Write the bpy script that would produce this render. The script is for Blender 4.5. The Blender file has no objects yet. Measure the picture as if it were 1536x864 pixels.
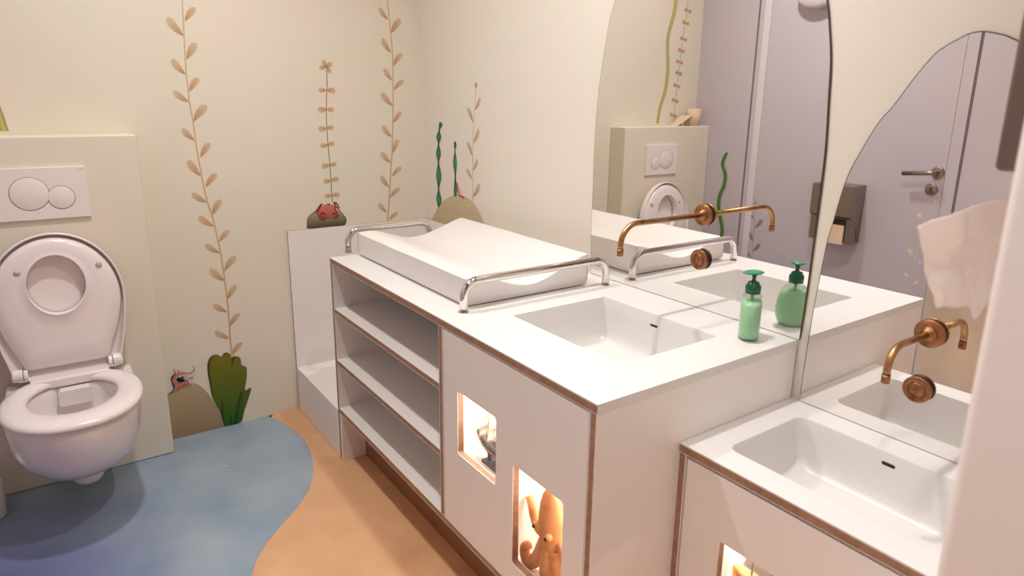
import bpy, bmesh, math, random
from mathutils import Vector, Matrix, noise
from mathutils.geometry import tessellate_polygon
random.seed(7)
PI = math.pi
C = bpy.context.scene.collection

# ------------------------------------------------------------------ tables: murals, metres on their wall
VINE1_STEM = [(-0.926,1.6273),(-0.931,1.5124),(-0.9356,1.395),(-0.9356,1.2872),(-0.9299,1.2139),(-0.9261,1.1119),(-0.919,1.0164),(-0.9093,0.9251),(-0.8965,0.8648),(-0.8871,0.7971),(-0.8787,0.7146),(-0.8738,0.6101),(-0.8705,0.5292),(-0.8718,0.4219),(-0.8735,0.3786),(-0.8725,0.2975)]
VINE1_LEAVES = [((-0.9238,1.5579),(-0.8857,1.6069)),((-0.932,1.5077),(-0.9795,1.5662)),((-0.9306,1.4295),(-0.8929,1.4873)),((-0.9384,1.3771),(-0.9785,1.4285)),((-0.9332,1.3186),(-0.897,1.3682)),((-0.9367,1.2823),(-0.9843,1.3207)),((-0.9288,1.2139),(-0.8791,1.2724)),((-0.9305,1.1458),(-0.9683,1.1909)),((-0.9174,1.0845),(-0.8795,1.1359)),((-0.9219,1.0165),(-0.9591,1.0766)),((-0.9097,0.974),(-0.8666,1.0234)),((-0.91,0.9173),(-0.9572,0.9557)),((-0.8962,0.8681),(-0.8586,0.9247)),((-0.8939,0.8246),(-0.9434,0.8675)),((-0.8808,0.7626),(-0.8408,0.8046)),((-0.8826,0.7205),(-0.9304,0.7593)),((-0.8719,0.6468),(-0.8252,0.7012)),((-0.874,0.608),(-0.9225,0.6626)),((-0.8702,0.532),(-0.8342,0.5846)),((-0.8747,0.48),(-0.9228,0.5202)),((-0.8705,0.4216),(-0.8299,0.47)),((-0.8762,0.3703),(-0.9261,0.4105)),((-0.8735,0.3007),(-0.8307,0.3457))]
VINE2_STEM = [(-0.1514,1.6969),(-0.1416,1.576),(-0.1365,1.4936),(-0.1367,1.3885),(-0.1395,1.2815),(-0.1483,1.136),(-0.1499,1.0888),(-0.1589,1.0146),(-0.1692,0.9018),(-0.1834,0.7783)]
VINE2_LEAVES = [((-0.1518,1.6195),(-0.1893,1.6649)),((-0.1403,1.5678),(-0.0943,1.6272)),((-0.1429,1.4898),(-0.1815,1.5461)),((-0.1343,1.4379),(-0.0936,1.4901)),((-0.1403,1.3778),(-0.1765,1.4272)),((-0.1343,1.3417),(-0.0879,1.3807)),((-0.1421,1.2743),(-0.1926,1.3286)),((-0.1404,1.204),(-0.1023,1.2506)),((-0.1521,1.1435),(-0.1928,1.1936)),((-0.1487,1.0739),(-0.1206,1.1325)),((-0.1582,1.0333),(-0.2026,1.0815)),((-0.1561,0.9753),(-0.1094,1.0139)),((-0.17,0.9269),(-0.2071,0.9817)),((-0.1699,0.8827),(-0.1196,0.923)),((-0.1836,0.8186),(-0.2228,0.863)),((-0.1774,0.7848),(-0.1321,0.815))]
STALK_STEM = [(-0.4238,1.4167),(-0.4237,1.3668),(-0.4314,1.2791),(-0.4345,1.1972),(-0.4327,1.1),(-0.4321,1.0832),(-0.4294,1.0266),(-0.4289,0.9408),(-0.4283,0.8828)]
STALK_LEAVES = [((-0.4284,1.3332),(-0.4601,1.3359)),((-0.4284,1.3332),(-0.392,1.3305)),((-0.4311,1.2588),(-0.468,1.26)),((-0.4311,1.2588),(-0.4003,1.2554)),((-0.4352,1.1848),(-0.4711,1.1825)),((-0.4352,1.1848),(-0.4054,1.1865)),((-0.4338,1.1189),(-0.4665,1.1149)),((-0.4338,1.1189),(-0.4044,1.1231)),((-0.4303,1.0359),(-0.4654,1.0338)),((-0.4303,1.0359),(-0.4015,1.0382)),((-0.4286,0.9731),(-0.4617,0.9714)),((-0.4286,0.9731),(-0.3935,0.9769)),((-0.4283,0.9104),(-0.4592,0.9111)),((-0.4283,0.9104),(-0.3939,0.9102))]
STALK_PETALS = [((-0.4241,1.4233),(-0.4345,1.4506)),((-0.4241,1.4233),(-0.3978,1.4376)),((-0.4241,1.4233),(-0.407,1.3994)),((-0.4241,1.4233),(-0.4531,1.4203))]
CRAB_ROCK = [(-0.5396,0.8098),(-0.5366,0.823),(-0.5256,0.8377),(-0.5093,0.8476),(-0.4912,0.8494),(-0.4524,0.8485),(-0.3969,0.8417),(-0.3834,0.8279),(-0.3723,0.8131),(-0.37,0.8013),(-0.3747,0.7878),(-0.3858,0.7807),(-0.4608,0.7809),(-0.5358,0.7813),(-0.5396,0.7986)]
CRAB_BODY = [(-0.488,0.8458),(-0.4838,0.859),(-0.4718,0.8704),(-0.4578,0.875),(-0.4395,0.8736),(-0.4284,0.8659),(-0.4209,0.8539),(-0.4193,0.8401),(-0.4245,0.8291),(-0.4377,0.8211),(-0.454,0.8198),(-0.472,0.8264),(-0.4829,0.8352)]
CRAB_LEGS = [[(-0.4713,0.8793),(-0.4808,0.8722),(-0.4977,0.8534),(-0.5108,0.841)],[(-0.4761,0.8741),(-0.493,0.8575),(-0.4941,0.8373),(-0.4876,0.8322)],[(-0.4785,0.872),(-0.4887,0.8526),(-0.4904,0.8437)],[(-0.4229,0.8814),(-0.4092,0.8758),(-0.4029,0.8616),(-0.3961,0.8577)],[(-0.4189,0.8697),(-0.4078,0.8574),(-0.3969,0.8417)],[(-0.425,0.8634),(-0.4142,0.8465),(-0.4102,0.8348),(-0.4142,0.8259)],[(-0.423,0.8791),(-0.4165,0.8695),(-0.4196,0.8561)]]
CRAB_CLAWS = [[(-0.4876,0.8322),(-0.4814,0.8215),(-0.4725,0.8173),(-0.4622,0.8176)],[(-0.4806,0.8362),(-0.4734,0.8423),(-0.4624,0.8346),(-0.4579,0.832)],[(-0.4103,0.8325),(-0.412,0.8223),(-0.4193,0.8172),(-0.4274,0.8179)],[(-0.4183,0.8354),(-0.4253,0.836),(-0.4336,0.8322)]]
CRAB_EYES = [[(-0.4672,0.8784),(-0.4558,0.8782)],[(-0.437,0.8774),(-0.4259,0.8775)]]
CRAB_BAR = [(-0.4527,0.8768),(-0.4382,0.8762)]
MOUND = [(-1.1419,0.1896),(-1.1095,0.1971),(-1.0956,0.2048),(-1.0643,0.215),(-1.0412,0.2162),(-1.0259,0.2156),(-1.0073,0.2056),(-0.9896,0.1852),(-0.9724,0.1554),(-0.9557,0.1185),(-0.943,0.0774),(-0.9339,0.0416),(-0.9269,0.0128),(-1.1079,0.0154),(-1.1596,0.017)]
CACTUS = [(-0.9261,0.0126),(-0.9363,0.0613),(-0.949,0.1026),(-0.9613,0.1456),(-0.9649,0.1952),(-0.9682,0.2465),(-0.9657,0.2824),(-0.9571,0.3032),(-0.9423,0.3145),(-0.9264,0.3138),(-0.9153,0.3032),(-0.9092,0.3041),(-0.9023,0.3132),(-0.8901,0.3147),(-0.8787,0.3045),(-0.8758,0.29),(-0.8673,0.2937),(-0.8531,0.2906),(-0.8417,0.2779),(-0.8399,0.2495),(-0.8258,0.2417),(-0.8216,0.2266),(-0.8261,0.1851),(-0.8361,0.1399),(-0.8144,0.145),(-0.8121,0.1363),(-0.8241,0.1033),(-0.8453,0.051),(-0.8656,0.0109)]
CACTUS_DARK = [[(-0.9613,0.1456),(-0.9649,0.1952),(-0.9682,0.2465),(-0.9657,0.2824),(-0.9571,0.3032),(-0.9423,0.3145),(-0.9363,0.3141),(-0.947,0.3055),(-0.956,0.2848),(-0.9604,0.2447),(-0.9586,0.1983),(-0.9572,0.1376)],[(-0.9092,0.3041),(-0.9023,0.3132),(-0.8901,0.3147),(-0.8965,0.3101),(-0.9055,0.3001)],[(-0.8758,0.29),(-0.8673,0.2937),(-0.8594,0.2901),(-0.8689,0.2746),(-0.8758,0.2507),(-0.8781,0.2628)],[(-0.8361,0.1399),(-0.8558,0.1306),(-0.8695,0.0911),(-0.8823,0.0127),(-0.8773,0.0123),(-0.8617,0.0843),(-0.8476,0.1285)],[(-0.9363,0.0613),(-0.9243,0.1291),(-0.9251,0.0868),(-0.9241,0.012)],[(-0.9075,0.0121),(-0.8992,0.0608),(-0.8958,0.0117)],[(-0.8908,0.0118),(-0.8788,0.0552),(-0.8723,0.0727),(-0.8823,0.0127)]]
MON_BODY = [(-1.0446,0.2616),(-1.0592,0.2677),(-1.0785,0.2642),(-1.0906,0.2483),(-1.0855,0.2315),(-1.0673,0.2239),(-1.0442,0.2336)]
MON_BACK = [(-1.0745,0.2668),(-1.0898,0.2637),(-1.0961,0.2496),(-1.0916,0.2262),(-1.0909,0.2148),(-1.1,0.1991),(-1.1088,0.1929)]
MON_TENDRIL = [(-1.0464,0.2621),(-1.0292,0.2616),(-1.0161,0.2703),(-1.0143,0.2807),(-1.022,0.2897)]
MON_TONGUE = [(-1.0511,0.2335),(-1.0384,0.2381),(-1.0234,0.2413)]
MON_MOUTH = [(-1.0807,0.2495),(-1.072,0.2529),(-1.0649,0.2489),(-1.0546,0.2568),(-1.0571,0.2426),(-1.0452,0.2348),(-1.059,0.2309),(-1.0757,0.2349),(-1.0806,0.2424)]
MON_LEGS = [[(-1.0711,0.2235),(-1.077,0.2024),(-1.0908,0.1964)],[(-1.0618,0.2212),(-1.063,0.2093),(-1.0694,0.2019)],[(-1.0528,0.2235),(-1.0552,0.2105),(-1.0597,0.204)],[(-1.046,0.2264),(-1.0445,0.2147),(-1.0466,0.208)],[(-1.0435,0.2326),(-1.0392,0.2179),(-1.0273,0.2123)],[(-1.0818,0.2685),(-1.0824,0.282),(-1.0858,0.2926)],[(-1.0723,0.2699),(-1.0702,0.2792),(-1.0706,0.2869)],[(-1.0802,0.227),(-1.0796,0.2143),(-1.0756,0.2088)]]
RMOUND = [(-0.057,0.7739),(-0.1195,0.8428),(-0.1787,0.8831),(-0.2668,0.9137),(-0.3277,0.9195),(-0.4008,0.9074),(-0.4572,0.8738),(-0.4985,0.8279),(-0.5122,0.8042)]
WEED1 = [(-0.1516,1.2101,0.0064),(-0.1545,1.1987,0.0146),(-0.1409,1.1751,0.0048),(-0.1367,1.1479,0.0213),(-0.1342,1.1166,0.0049),(-0.1313,1.0772,0.0215),(-0.1303,1.0376,0.005),(-0.1318,0.9819,0.0234),(-0.1287,0.9254,0.0051),(-0.1305,0.881,0.0235),(-0.1263,0.8438,0.0034)]
WEED2 = [(-0.2736,1.1374,0.0045),(-0.2747,1.121,0.0106),(-0.2728,1.0983,0.003),(-0.272,1.0491,0.0153),(-0.2743,0.9957,0.0046),(-0.2733,0.9378,0.0123),(-0.2729,0.9105,0.0108)]
PEDE = [(-0.2876,0.9679),(-0.2948,0.9403),(-0.3097,0.9189),(-0.3425,0.9137)]
RV_STEM = [(-0.4341,1.3477),(-0.4271,1.268),(-0.413,1.1472),(-0.4111,1.0016),(-0.4122,0.9088)]
RV_BUD = [(-0.4354,1.3456),(-0.4354,1.3689)]
RV_LEAVES = [((-0.4299,1.2659),(-0.4662,1.3112)),((-0.416,1.2164),(-0.3716,1.272)),((-0.4185,1.1403),(-0.4569,1.1946)),((-0.4086,1.0877),(-0.3692,1.1397)),((-0.4126,1.0297),(-0.4474,1.0776)),((-0.4054,0.9936),(-0.3612,1.0317)),((-0.4151,0.9256),(-0.4639,0.9836))]
STRIPE = [(-1.5671,1.8512,0.0138),(-1.5579,1.7786,0.0139),(-1.5246,1.6676,0.0124),(-1.525,1.5945,0.0125),(-1.5389,1.484,0.0127),(-1.5289,1.371,0.0127),(-1.4958,1.2757,0.0113),(-1.4816,1.1877,0.0113)]
BEAD_STEM = [(-1.6624,1.8597),(-1.6583,1.7683),(-1.6375,1.5911),(-1.629,1.4684),(-1.6186,1.3344),(-1.6121,1.1867)]
BEAD_PAIRS = [((-1.6382,1.8068),(-1.6995,1.8009)),((-1.6282,1.7422),(-1.6895,1.7356)),((-1.619,1.656),(-1.6805,1.6486)),((-1.6071,1.5933),(-1.6686,1.5852)),((-1.5993,1.5313),(-1.6609,1.5226)),((-1.5985,1.4711),(-1.6603,1.4618)),((-1.5899,1.4018),(-1.6518,1.3917)),((-1.5839,1.3205),(-1.646,1.3096)),((-1.5763,1.2385),(-1.6387,1.2267))]
SNAKE = [(-0.2497,1.0333,0.0071),(-0.2339,1.0029,0.0108),(-0.2262,0.9628,0.0107),(-0.2516,0.9057,0.0107),(-0.2485,0.8458,0.0107),(-0.2248,0.7827,0.0109),(-0.2262,0.7118,0.011),(-0.2483,0.6434,0.0109),(-0.2644,0.5843,0.0108)]
LV_BUD = [(-0.4685,0.7632),(-0.4662,0.7837)]
LV_STEM = [(-0.4685,0.7632),(-0.4724,0.6918),(-0.4763,0.56),(-0.4803,0.4734),(-0.4819,0.4196)]
LV_LEAVES = [((-0.4682,0.6826),(-0.4321,0.7122)),((-0.4791,0.6335),(-0.5225,0.6895)),((-0.4752,0.5564),(-0.4382,0.6122)),((-0.4828,0.5042),(-0.5221,0.5549)),((-0.472,0.465),(-0.4418,0.493))]
REFL_STEM = [(-1.3531,0.9224),(-1.3402,0.8883),(-1.338,0.8024),(-1.3286,0.6802),(-1.3208,0.4997),(-1.3187,0.436)]
REFL_LEAVES = [((-1.3558,0.8851),(-1.372,0.904)),((-1.3308,0.8093),(-1.3021,0.8356)),((-1.3507,0.7991),(-1.3707,0.8186)),((-1.3144,0.6366),(-1.2904,0.6696)),((-1.3367,0.6056),(-1.3517,0.6223)),((-1.3122,0.5361),(-1.2881,0.5551)),((-1.3296,0.5053),(-1.3511,0.5311))]
MIRROR1_L = [(-1.1339,0.8978),(-1.1328,1.066),(-1.133,1.2082),(-1.1404,1.3263),(-1.1584,1.4493),(-1.1754,1.5309),(-1.1938,1.583)]
PATCH = [(-0.754,0.001),(-0.718,-0.094),(-0.703,-0.179),(-0.694,-0.277),(-0.698,-0.354),(-0.715,-0.449),(-0.735,-0.517),(-0.78,-0.616),(-0.822,-0.673),(-0.857,-0.713),(-0.93,-0.782),(-0.987,-0.841),(-1.031,-0.901),(-1.061,-0.962)]
LAMPS = 1.06; LEDS = 165; EXPO = 0.0

# ------------------------------------------------------------------ materials
def s2l(c):
    return tuple((v/255/12.92 if v/255 <= .04045 else ((v/255+.055)/1.055)**2.4) for v in c)

def mat(name, col, rough=.5, metal=0., **kw):
    m = bpy.data.materials.new(name); m.use_nodes = True
    b = m.node_tree.nodes['Principled BSDF']
    b.inputs['Base Color'].default_value = (*s2l(col), 1)
    b.inputs['Roughness'].default_value = rough
    b.inputs['Metallic'].default_value = metal
    for k, v in kw.items():
        b.inputs[k.replace('_', ' ')].default_value = v
    return m

def mottled(name, cols, scale, rough=.6, bump=0., bscale=200, detail=3, metal=0., stretch=(1, 1, 1), **kw):
    """procedural: noise between colours, optional fine bump"""
    m = mat(name, cols[0], rough, metal, **kw); nt = m.node_tree; N = nt.nodes
    b = N['Principled BSDF']
    tc = N.new('ShaderNodeTexCoord'); mp = N.new('ShaderNodeMapping')
    mp.inputs['Scale'].default_value = stretch
    nt.links.new(tc.outputs['Object'], mp.inputs['Vector'])
    no = N.new('ShaderNodeTexNoise'); no.inputs['Scale'].default_value = scale
    no.inputs['Detail'].default_value = detail
    nt.links.new(mp.outputs['Vector'], no.inputs['Vector'])
    r = N.new('ShaderNodeValToRGB'); e = r.color_ramp.elements
    n = len(cols)
    e[0].position = .3; e[0].color = (*s2l(cols[0]), 1)
    e[1].position = .7; e[1].color = (*s2l(cols[-1]), 1)
    for i in range(1, n-1):
        x = e.new(.3+.4*i/(n-1)); x.color = (*s2l(cols[i]), 1)
    nt.links.new(no.outputs['Fac'], r.inputs['Fac'])
    nt.links.new(r.outputs['Color'], b.inputs['Base Color'])
    if bump:
        n2 = N.new('ShaderNodeTexNoise'); n2.inputs['Scale'].default_value = bscale
        nt.links.new(mp.outputs['Vector'], n2.inputs['Vector'])
        bp = N.new('ShaderNodeBump'); bp.inputs['Strength'].default_value = bump; bp.inputs['Distance'].default_value = .002
        nt.links.new(n2.outputs['Fac'], bp.inputs['Height']); nt.links.new(bp.outputs['Normal'], b.inputs['Normal'])
    return m

def plymat(name, axis):
    """birch ply edge: thin brown veneers stacked along one axis"""
    m = mat(name, (150, 105, 75), .6); nt = m.node_tree; N = nt.nodes; b = N['Principled BSDF']
    tc = N.new('ShaderNodeTexCoord')
    w = N.new('ShaderNodeTexWave'); w.wave_type = 'BANDS'; w.bands_direction = axis
    w.inputs['Scale'].default_value = 110; w.inputs['Distortion'].default_value = .3
    nt.links.new(tc.outputs['Object'], w.inputs['Vector'])
    no = N.new('ShaderNodeTexNoise'); no.inputs['Scale'].default_value = 60
    nt.links.new(tc.outputs['Object'], no.inputs['Vector'])
    mx = N.new('ShaderNodeMath'); mx.operation = 'MULTIPLY_ADD'; mx.inputs[1].default_value = .5
    nt.links.new(w.outputs['Fac'], mx.inputs[0]); nt.links.new(no.outputs['Fac'], mx.inputs[2])
    r = N.new('ShaderNodeValToRGB')
    r.color_ramp.elements[0].position = .3; r.color_ramp.elements[0].color = (*s2l((118, 84, 62)), 1)
    r.color_ramp.elements[1].position = .95; r.color_ramp.elements[1].color = (*s2l((170, 132, 106)), 1)
    nt.links.new(mx.outputs[0], r.inputs['Fac']); nt.links.new(r.outputs['Color'], b.inputs['Base Color'])
    return m

def emis(name, col, s):
    m = bpy.data.materials.new(name); m.use_nodes = True; nt = m.node_tree
    nt.nodes.remove(nt.nodes['Principled BSDF'])
    e = nt.nodes.new('ShaderNodeEmission'); e.inputs[0].default_value = (*s2l(col), 1); e.inputs[1].default_value = s
    nt.links.new(e.outputs[0], nt.nodes['Material Output'].inputs[0])
    return m

def clearmat(name, tint=(255, 255, 255), rough=.02):
    """thin clear sheet: sees through, reflects by Fresnel"""
    m = bpy.data.materials.new(name); m.use_nodes = True; nt = m.node_tree; N = nt.nodes
    N.remove(N['Principled BSDF'])
    t = N.new('ShaderNodeBsdfTransparent'); t.inputs[0].default_value = (*s2l(tint), 1)
    g = N.new('ShaderNodeBsdfGlossy'); g.inputs['Roughness'].default_value = rough
    lw = N.new('ShaderNodeLayerWeight'); lw.inputs['Blend'].default_value = .5
    pw = N.new('ShaderNodeMath'); pw.operation = 'POWER'; pw.inputs[1].default_value = 4.5
    nt.links.new(lw.outputs['Facing'], pw.inputs[0])
    f = N.new('ShaderNodeMath'); f.operation = 'MULTIPLY_ADD'; f.inputs[1].default_value = .8; f.inputs[2].default_value = .03
    nt.links.new(pw.outputs[0], f.inputs[0])
    mx = N.new('ShaderNodeMixShader')
    nt.links.new(f.outputs[0], mx.inputs[0]); nt.links.new(t.outputs[0], mx.inputs[1]); nt.links.new(g.outputs[0], mx.inputs[2])
    nt.links.new(mx.outputs[0], N['Material Output'].inputs[0])
    return m

WALL = mottled('cream_wallpaper', [(229, 216, 202), (228, 218, 202), (222, 217, 198), (231, 214, 203)], 1.6, .75, .12, 900)
WALLR = mottled('cream_wallpaper_mirror_side', [(230, 221, 208), (226, 221, 207), (231, 218, 208)], 1.5, .75, .12, 900)
LILAC = mottled('lilac_laminate', [(200, 191, 198), (195, 189, 199), (202, 191, 195)], 1.2, .38, .03, 600)
LILAC.node_tree.nodes['Principled BSDF'].inputs['Coat Weight'].default_value = .5
LILAC.node_tree.nodes['Principled BSDF'].inputs['Coat Roughness'].default_value = .09
TRIMW = mat('pale_trim', (222, 215, 222), .4)
GAP = mat('dark_joint', (118, 106, 110), .8)
CEIL = mat('ceiling_paint', (224, 218, 208), .9)
ORANGE = mottled('orange_linoleum', [(212, 164, 122), (220, 172, 130), (208, 158, 116)], 5, .5, .06, 300)
LAM = mottled('white_laminate', [(234, 229, 224), (236, 231, 226)], 3, .42, .03, 700)
SOLID = mottled('white_solid_surface', [(219, 216, 213), (222, 219, 216)], 4, .34, .0)
PLYZ = plymat('ply_edge_flat', 'Z'); PLYY = plymat('ply_edge_upright', 'Y'); PLYX = plymat('ply_reveal', 'X')
TOEK = mottled('brown_toe_kick', [(146, 104, 72), (134, 94, 64)], 6, .45)
CERAM = mat('white_ceramic', (238, 230, 229), .16, **{'Coat_Weight': .6, 'Coat_Roughness': .05})
PLAST = mat('white_seat_plastic', (240, 231, 229), .22, **{'Coat_Weight': .3})
PLATE = mat('white_flush_plastic', (236, 228, 224), .35)
RUBB = mat('grey_rubber', (196, 184, 184), .5)
DARK = mat('dark_hole', (38, 26, 20), .7)
CHROME = mottled('polished_chrome', [(225, 220, 216), (235, 231, 228)], 30, .1, 0, metal=1.)
COPPER = mottled('aged_copper', [(146, 98, 66), (168, 118, 84), (124, 80, 50)], 34, .38, .1, 500, metal=1., detail=5)
BRASS = mottled('aged_brass', [(168, 128, 86), (188, 148, 102), (146, 106, 68)], 40, .32, .08, 400, metal=1., detail=5)
BRONZE = mat('dark_bronze', (70, 48, 34), .45, .6)
STEEL = mottled('brushed_steel', [(150, 138, 128), (166, 154, 144)], 14, .32, .1, 120, metal=1., stretch=(1, 1, .05))
STEELD = mottled('dark_brushed_steel', [(128, 110, 102), (146, 128, 118)], 14, .3, .1, 120, metal=1., stretch=(1, 1, .05))
VINYL = mottled('white_vinyl', [(228, 223, 219), (231, 226, 222)], 8, .38, .05, 120)
MIRR = mat('silvered_glass', (244, 242, 240), .0, 1.)
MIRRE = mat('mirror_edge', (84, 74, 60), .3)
SOAPG = mat('green_soap', (180, 228, 186), .3, **{'Subsurface_Weight': .4, 'Subsurface_Scale': .02})
CAPG = mat('dark_green_cap', (10, 92, 56), .3)
HEADG = mat('green_pump_head', (60, 160, 112), .2, **{'Transmission_Weight': .2})
TUBEG = mat('pale_dip_tube', (180, 214, 178), .4)
CLEAR = clearmat('clear_plastic', (236, 242, 238), .04)
PANE = clearmat('clear_pane', (250, 250, 250), .02)
PAPER = mottled('paper_towel', [(244, 236, 231), (247, 240, 236)], 60, .9, .25, 260, **{'Subsurface_Weight': .12, 'Subsurface_Scale': .005})
nt = PAPER.node_tree; N = nt.nodes; tl = N.new('ShaderNodeBsdfTranslucent'); tl.inputs[0].default_value = (.93, .86, .83, 1)
ms = N.new('ShaderNodeMixShader'); ms.inputs[0].default_value = .35
nt.links.new(N['Principled BSDF'].outputs[0], ms.inputs[1]); nt.links.new(tl.outputs[0], ms.inputs[2]); nt.links.new(ms.outputs[0], N['Material Output'].inputs[0])
ROLL = mottled('beige_paper', [(226, 198, 170), (232, 206, 180)], 12, .9)
OCTO = mottled('orange_plush', [(214, 140, 84), (220, 152, 98), (202, 124, 72)], 26, .85, .5, 380)
BLACKP = mat('black_bead', (18, 14, 14), .15)
HULL = mottled('dark_hull', [(34, 28, 28), (62, 52, 46)], 40, .5)
WOODL = mottled('light_spar_wood', [(196, 140, 76), (176, 122, 62)], 50, .5)
SAIL = mat('white_sailcloth', (240, 236, 228), .8)
BOXW = mat('niche_white', (236, 232, 228), .7)
TINYG = mat('grey_print', (168, 152, 148), .6)

# ------------------------------------------------------------------ mesh builder
ORG = {}
class MB:
    def __init__(s): s.v = []; s.f = []; s.m = []; s.sm = []; s.c = []
    def add(s, vs, fs, m=0, smooth=False, cols=None):
        o = len(s.v); s.v += [tuple(p) for p in vs]
        s.c += list(cols) if cols else [(1, 1, 1)]*len(vs)
        for i, f in enumerate(fs):
            s.f.append([o+k for k in f]); s.m.append(m[i] if isinstance(m, list) else m); s.sm.append(smooth)
        return s
    def box(s, x0, x1, y0, y1, z0, z1, m=0):
        vs = [(x, y, z) for z in (z0, z1) for y in (y0, y1) for x in (x0, x1)]
        return s.add(vs, [(0, 2, 3, 1), (4, 5, 7, 6), (0, 1, 5, 4), (2, 6, 7, 3), (0, 4, 6, 2), (1, 3, 7, 5)], m)
    def board(s, x0, x1, y0, y1, z0, z1, ax, t=.0018):
        """laminated ply board: white faces across axis ax, brown core (slot 1)"""
        lo = [x0, y0, z0]; hi = [x1, y1, z1]
        for a, b, m in ((lo[ax], lo[ax]+t, 0), (lo[ax]+t, hi[ax]-t, 1), (hi[ax]-t, hi[ax], 0)):
            l = list(lo); h = list(hi); l[ax] = a; h[ax] = b
            s.box(l[0], h[0], l[1], h[1], l[2], h[2], m)
        return s
    def loft(s, rings, m=0, smooth=True, cap0=False, cap1=False, closed=True):
        n = len(rings[0]); vs = [p for r in rings for p in r]; fs = []
        for i in range(len(rings)-1):
            for j in range(n if closed else n-1):
                k = (j+1) % n
                fs.append((i*n+j, i*n+k, (i+1)*n+k, (i+1)*n+j))
        if cap0: fs.append(tuple(range(n))[::-1])
        if cap1: fs.append(tuple((len(rings)-1)*n+j for j in range(n)))
        return s.add(vs, fs, m, smooth)
    def tube(s, pts, rad, seg=16, m=0, caps=True):
        pts = [Vector(p) for p in pts]; n = len(pts)
        rad = rad if isinstance(rad, (list, tuple)) else [rad]*n
        t0 = (pts[1]-pts[0]).normalized()
        up = Vector((0, 0, 1)) if abs(t0.z) < .9 else Vector((1, 0, 0))
        a = t0.cross(up).normalized(); rings = []
        for i in range(n):
            t = ((pts[min(i+1, n-1)]-pts[i]).normalized()+(pts[i]-pts[max(i-1, 0)]).normalized()).normalized()
            a = (a-t*a.dot(t)).normalized(); b = t.cross(a)
            rings.append([pts[i]+(a*math.cos(2*PI*j/seg)+b*math.sin(2*PI*j/seg))*rad[i] for j in range(seg)])
        return s.loft(rings, m, True, caps, caps)
    def lathe(s, c, prof, axis='z', seg=40, m=0, sx=1, sy=1, ang=0):
        """prof: (radius, height) list about an axis through c"""
        rings = []
        for r, h in prof:
            ring = []
            for j in range(seg):
                a = 2*PI*j/seg; u, w = r*math.cos(a)*sx, r*math.sin(a)*sy
                u, w = u*math.cos(ang)-w*math.sin(ang), u*math.sin(ang)+w*math.cos(ang)
                ring.append({'z': (c[0]+u, c[1]+w, c[2]+h), 'x': (c[0]+h, c[1]+u, c[2]+w), 'y': (c[0]+u, c[1]+h, c[2]+w)}[axis])
            rings.append(ring)
        return s.loft(rings, m, True, 1e-5 < prof[0][0] < .0021, 1e-5 < prof[-1][0] < .0021)
    def plate(s, outer, holes, lo, hi, ax, mf=0, mo=1, mh=1, t=0.):
        """flat plate with holes; outline 2-D in the plane across ax (x:(y,z) y:(x,z) z:(x,y)); t = laminate skins"""
        def P(p, h): return {0: (h, p[0], p[1]), 1: (p[0], h, p[1]), 2: (p[0], p[1], h)}[ax]
        loops = [outer]+holes
        flat = [p for l in loops for p in l]
        tris = tessellate_polygon([[Vector((p[0], p[1], 0)) for p in l] for l in loops])
        for h in (lo, hi):
            s.add([P(p, h) for p in flat], [tuple(q) for q in tris], mf)
        for li, l in enumerate(loops):
            mm = mo if li == 0 else mh; n = len(l)
            lev = [(lo, hi, mm)] if not t else [(lo, lo+t, mf), (lo+t, hi-t, mm), (hi-t, hi, mf)]
            for a, b, q in lev:
                s.add([P(p, a) for p in l]+[P(p, b) for p in l], [(i, (i+1) % n, n+(i+1) % n, n+i) for i in range(n)], q)
        return s
    def build(s, name, mats, parent=None, org=None, bevel=0, seg=2, weld=True, subd=0, recalc=True, label=None):
        me = bpy.data.meshes.new(name)
        o_ = Vector(ORG[parent.name]) if parent else Vector(org or (0, 0, 0))
        me.from_pydata([Vector(p)-o_ for p in s.v], [], s.f)
        for mm in (mats if isinstance(mats, (list, tuple)) else [mats]): me.materials.append(mm)
        for p, mi, sm in zip(me.polygons, s.m, s.sm): p.material_index = mi; p.use_smooth = sm
        if any(c != (1, 1, 1) for c in s.c):
            ca = me.color_attributes.new('Col', 'FLOAT_COLOR', 'POINT')
            for i, c in enumerate(s.c): ca.data[i].color = (*c, 1)
        bm = bmesh.new(); bm.from_mesh(me)
        if weld: bmesh.ops.remove_doubles(bm, verts=bm.verts, dist=1e-5)
        if recalc: bmesh.ops.recalc_face_normals(bm, faces=bm.faces)
        bm.to_mesh(me); bm.free()
        o = bpy.data.objects.new(name, me); C.objects.link(o)
        if parent: o.parent = parent
        else: o.location = o_
        ORG[o.name] = tuple(o_)
        if bevel:
            b = o.modifiers.new('bevel', 'BEVEL'); b.width = bevel; b.segments = seg; b.limit_method = 'ANGLE'; b.angle_limit = math.radians(40)
            b.harden_normals = False
            for p in me.polygons: p.use_smooth = True
            w = o.modifiers.new('wn', 'WEIGHTED_NORMAL')
        if subd:
            m_ = o.modifiers.new('sub', 'SUBSURF'); m_.levels = subd; m_.render_levels = subd
        if label: o['label'] = label
        return o

def thing(name, label, cat, loc, group=None):
    o = bpy.data.objects.new(name, None); C.objects.link(o); o.location = loc; o.empty_display_size = .05
    o['label'] = label; o['category'] = cat
    if group: o['group'] = group
    ORG[o.name] = tuple(loc)
    return o
def tag(o, label, cat, group=None):
    o['label'] = label; o['category'] = cat
    if group: o['group'] = group
    return o
def struct(o, label=None):
    o['kind'] = 'structure'
    if label: o['label'] = label
    return o

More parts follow.
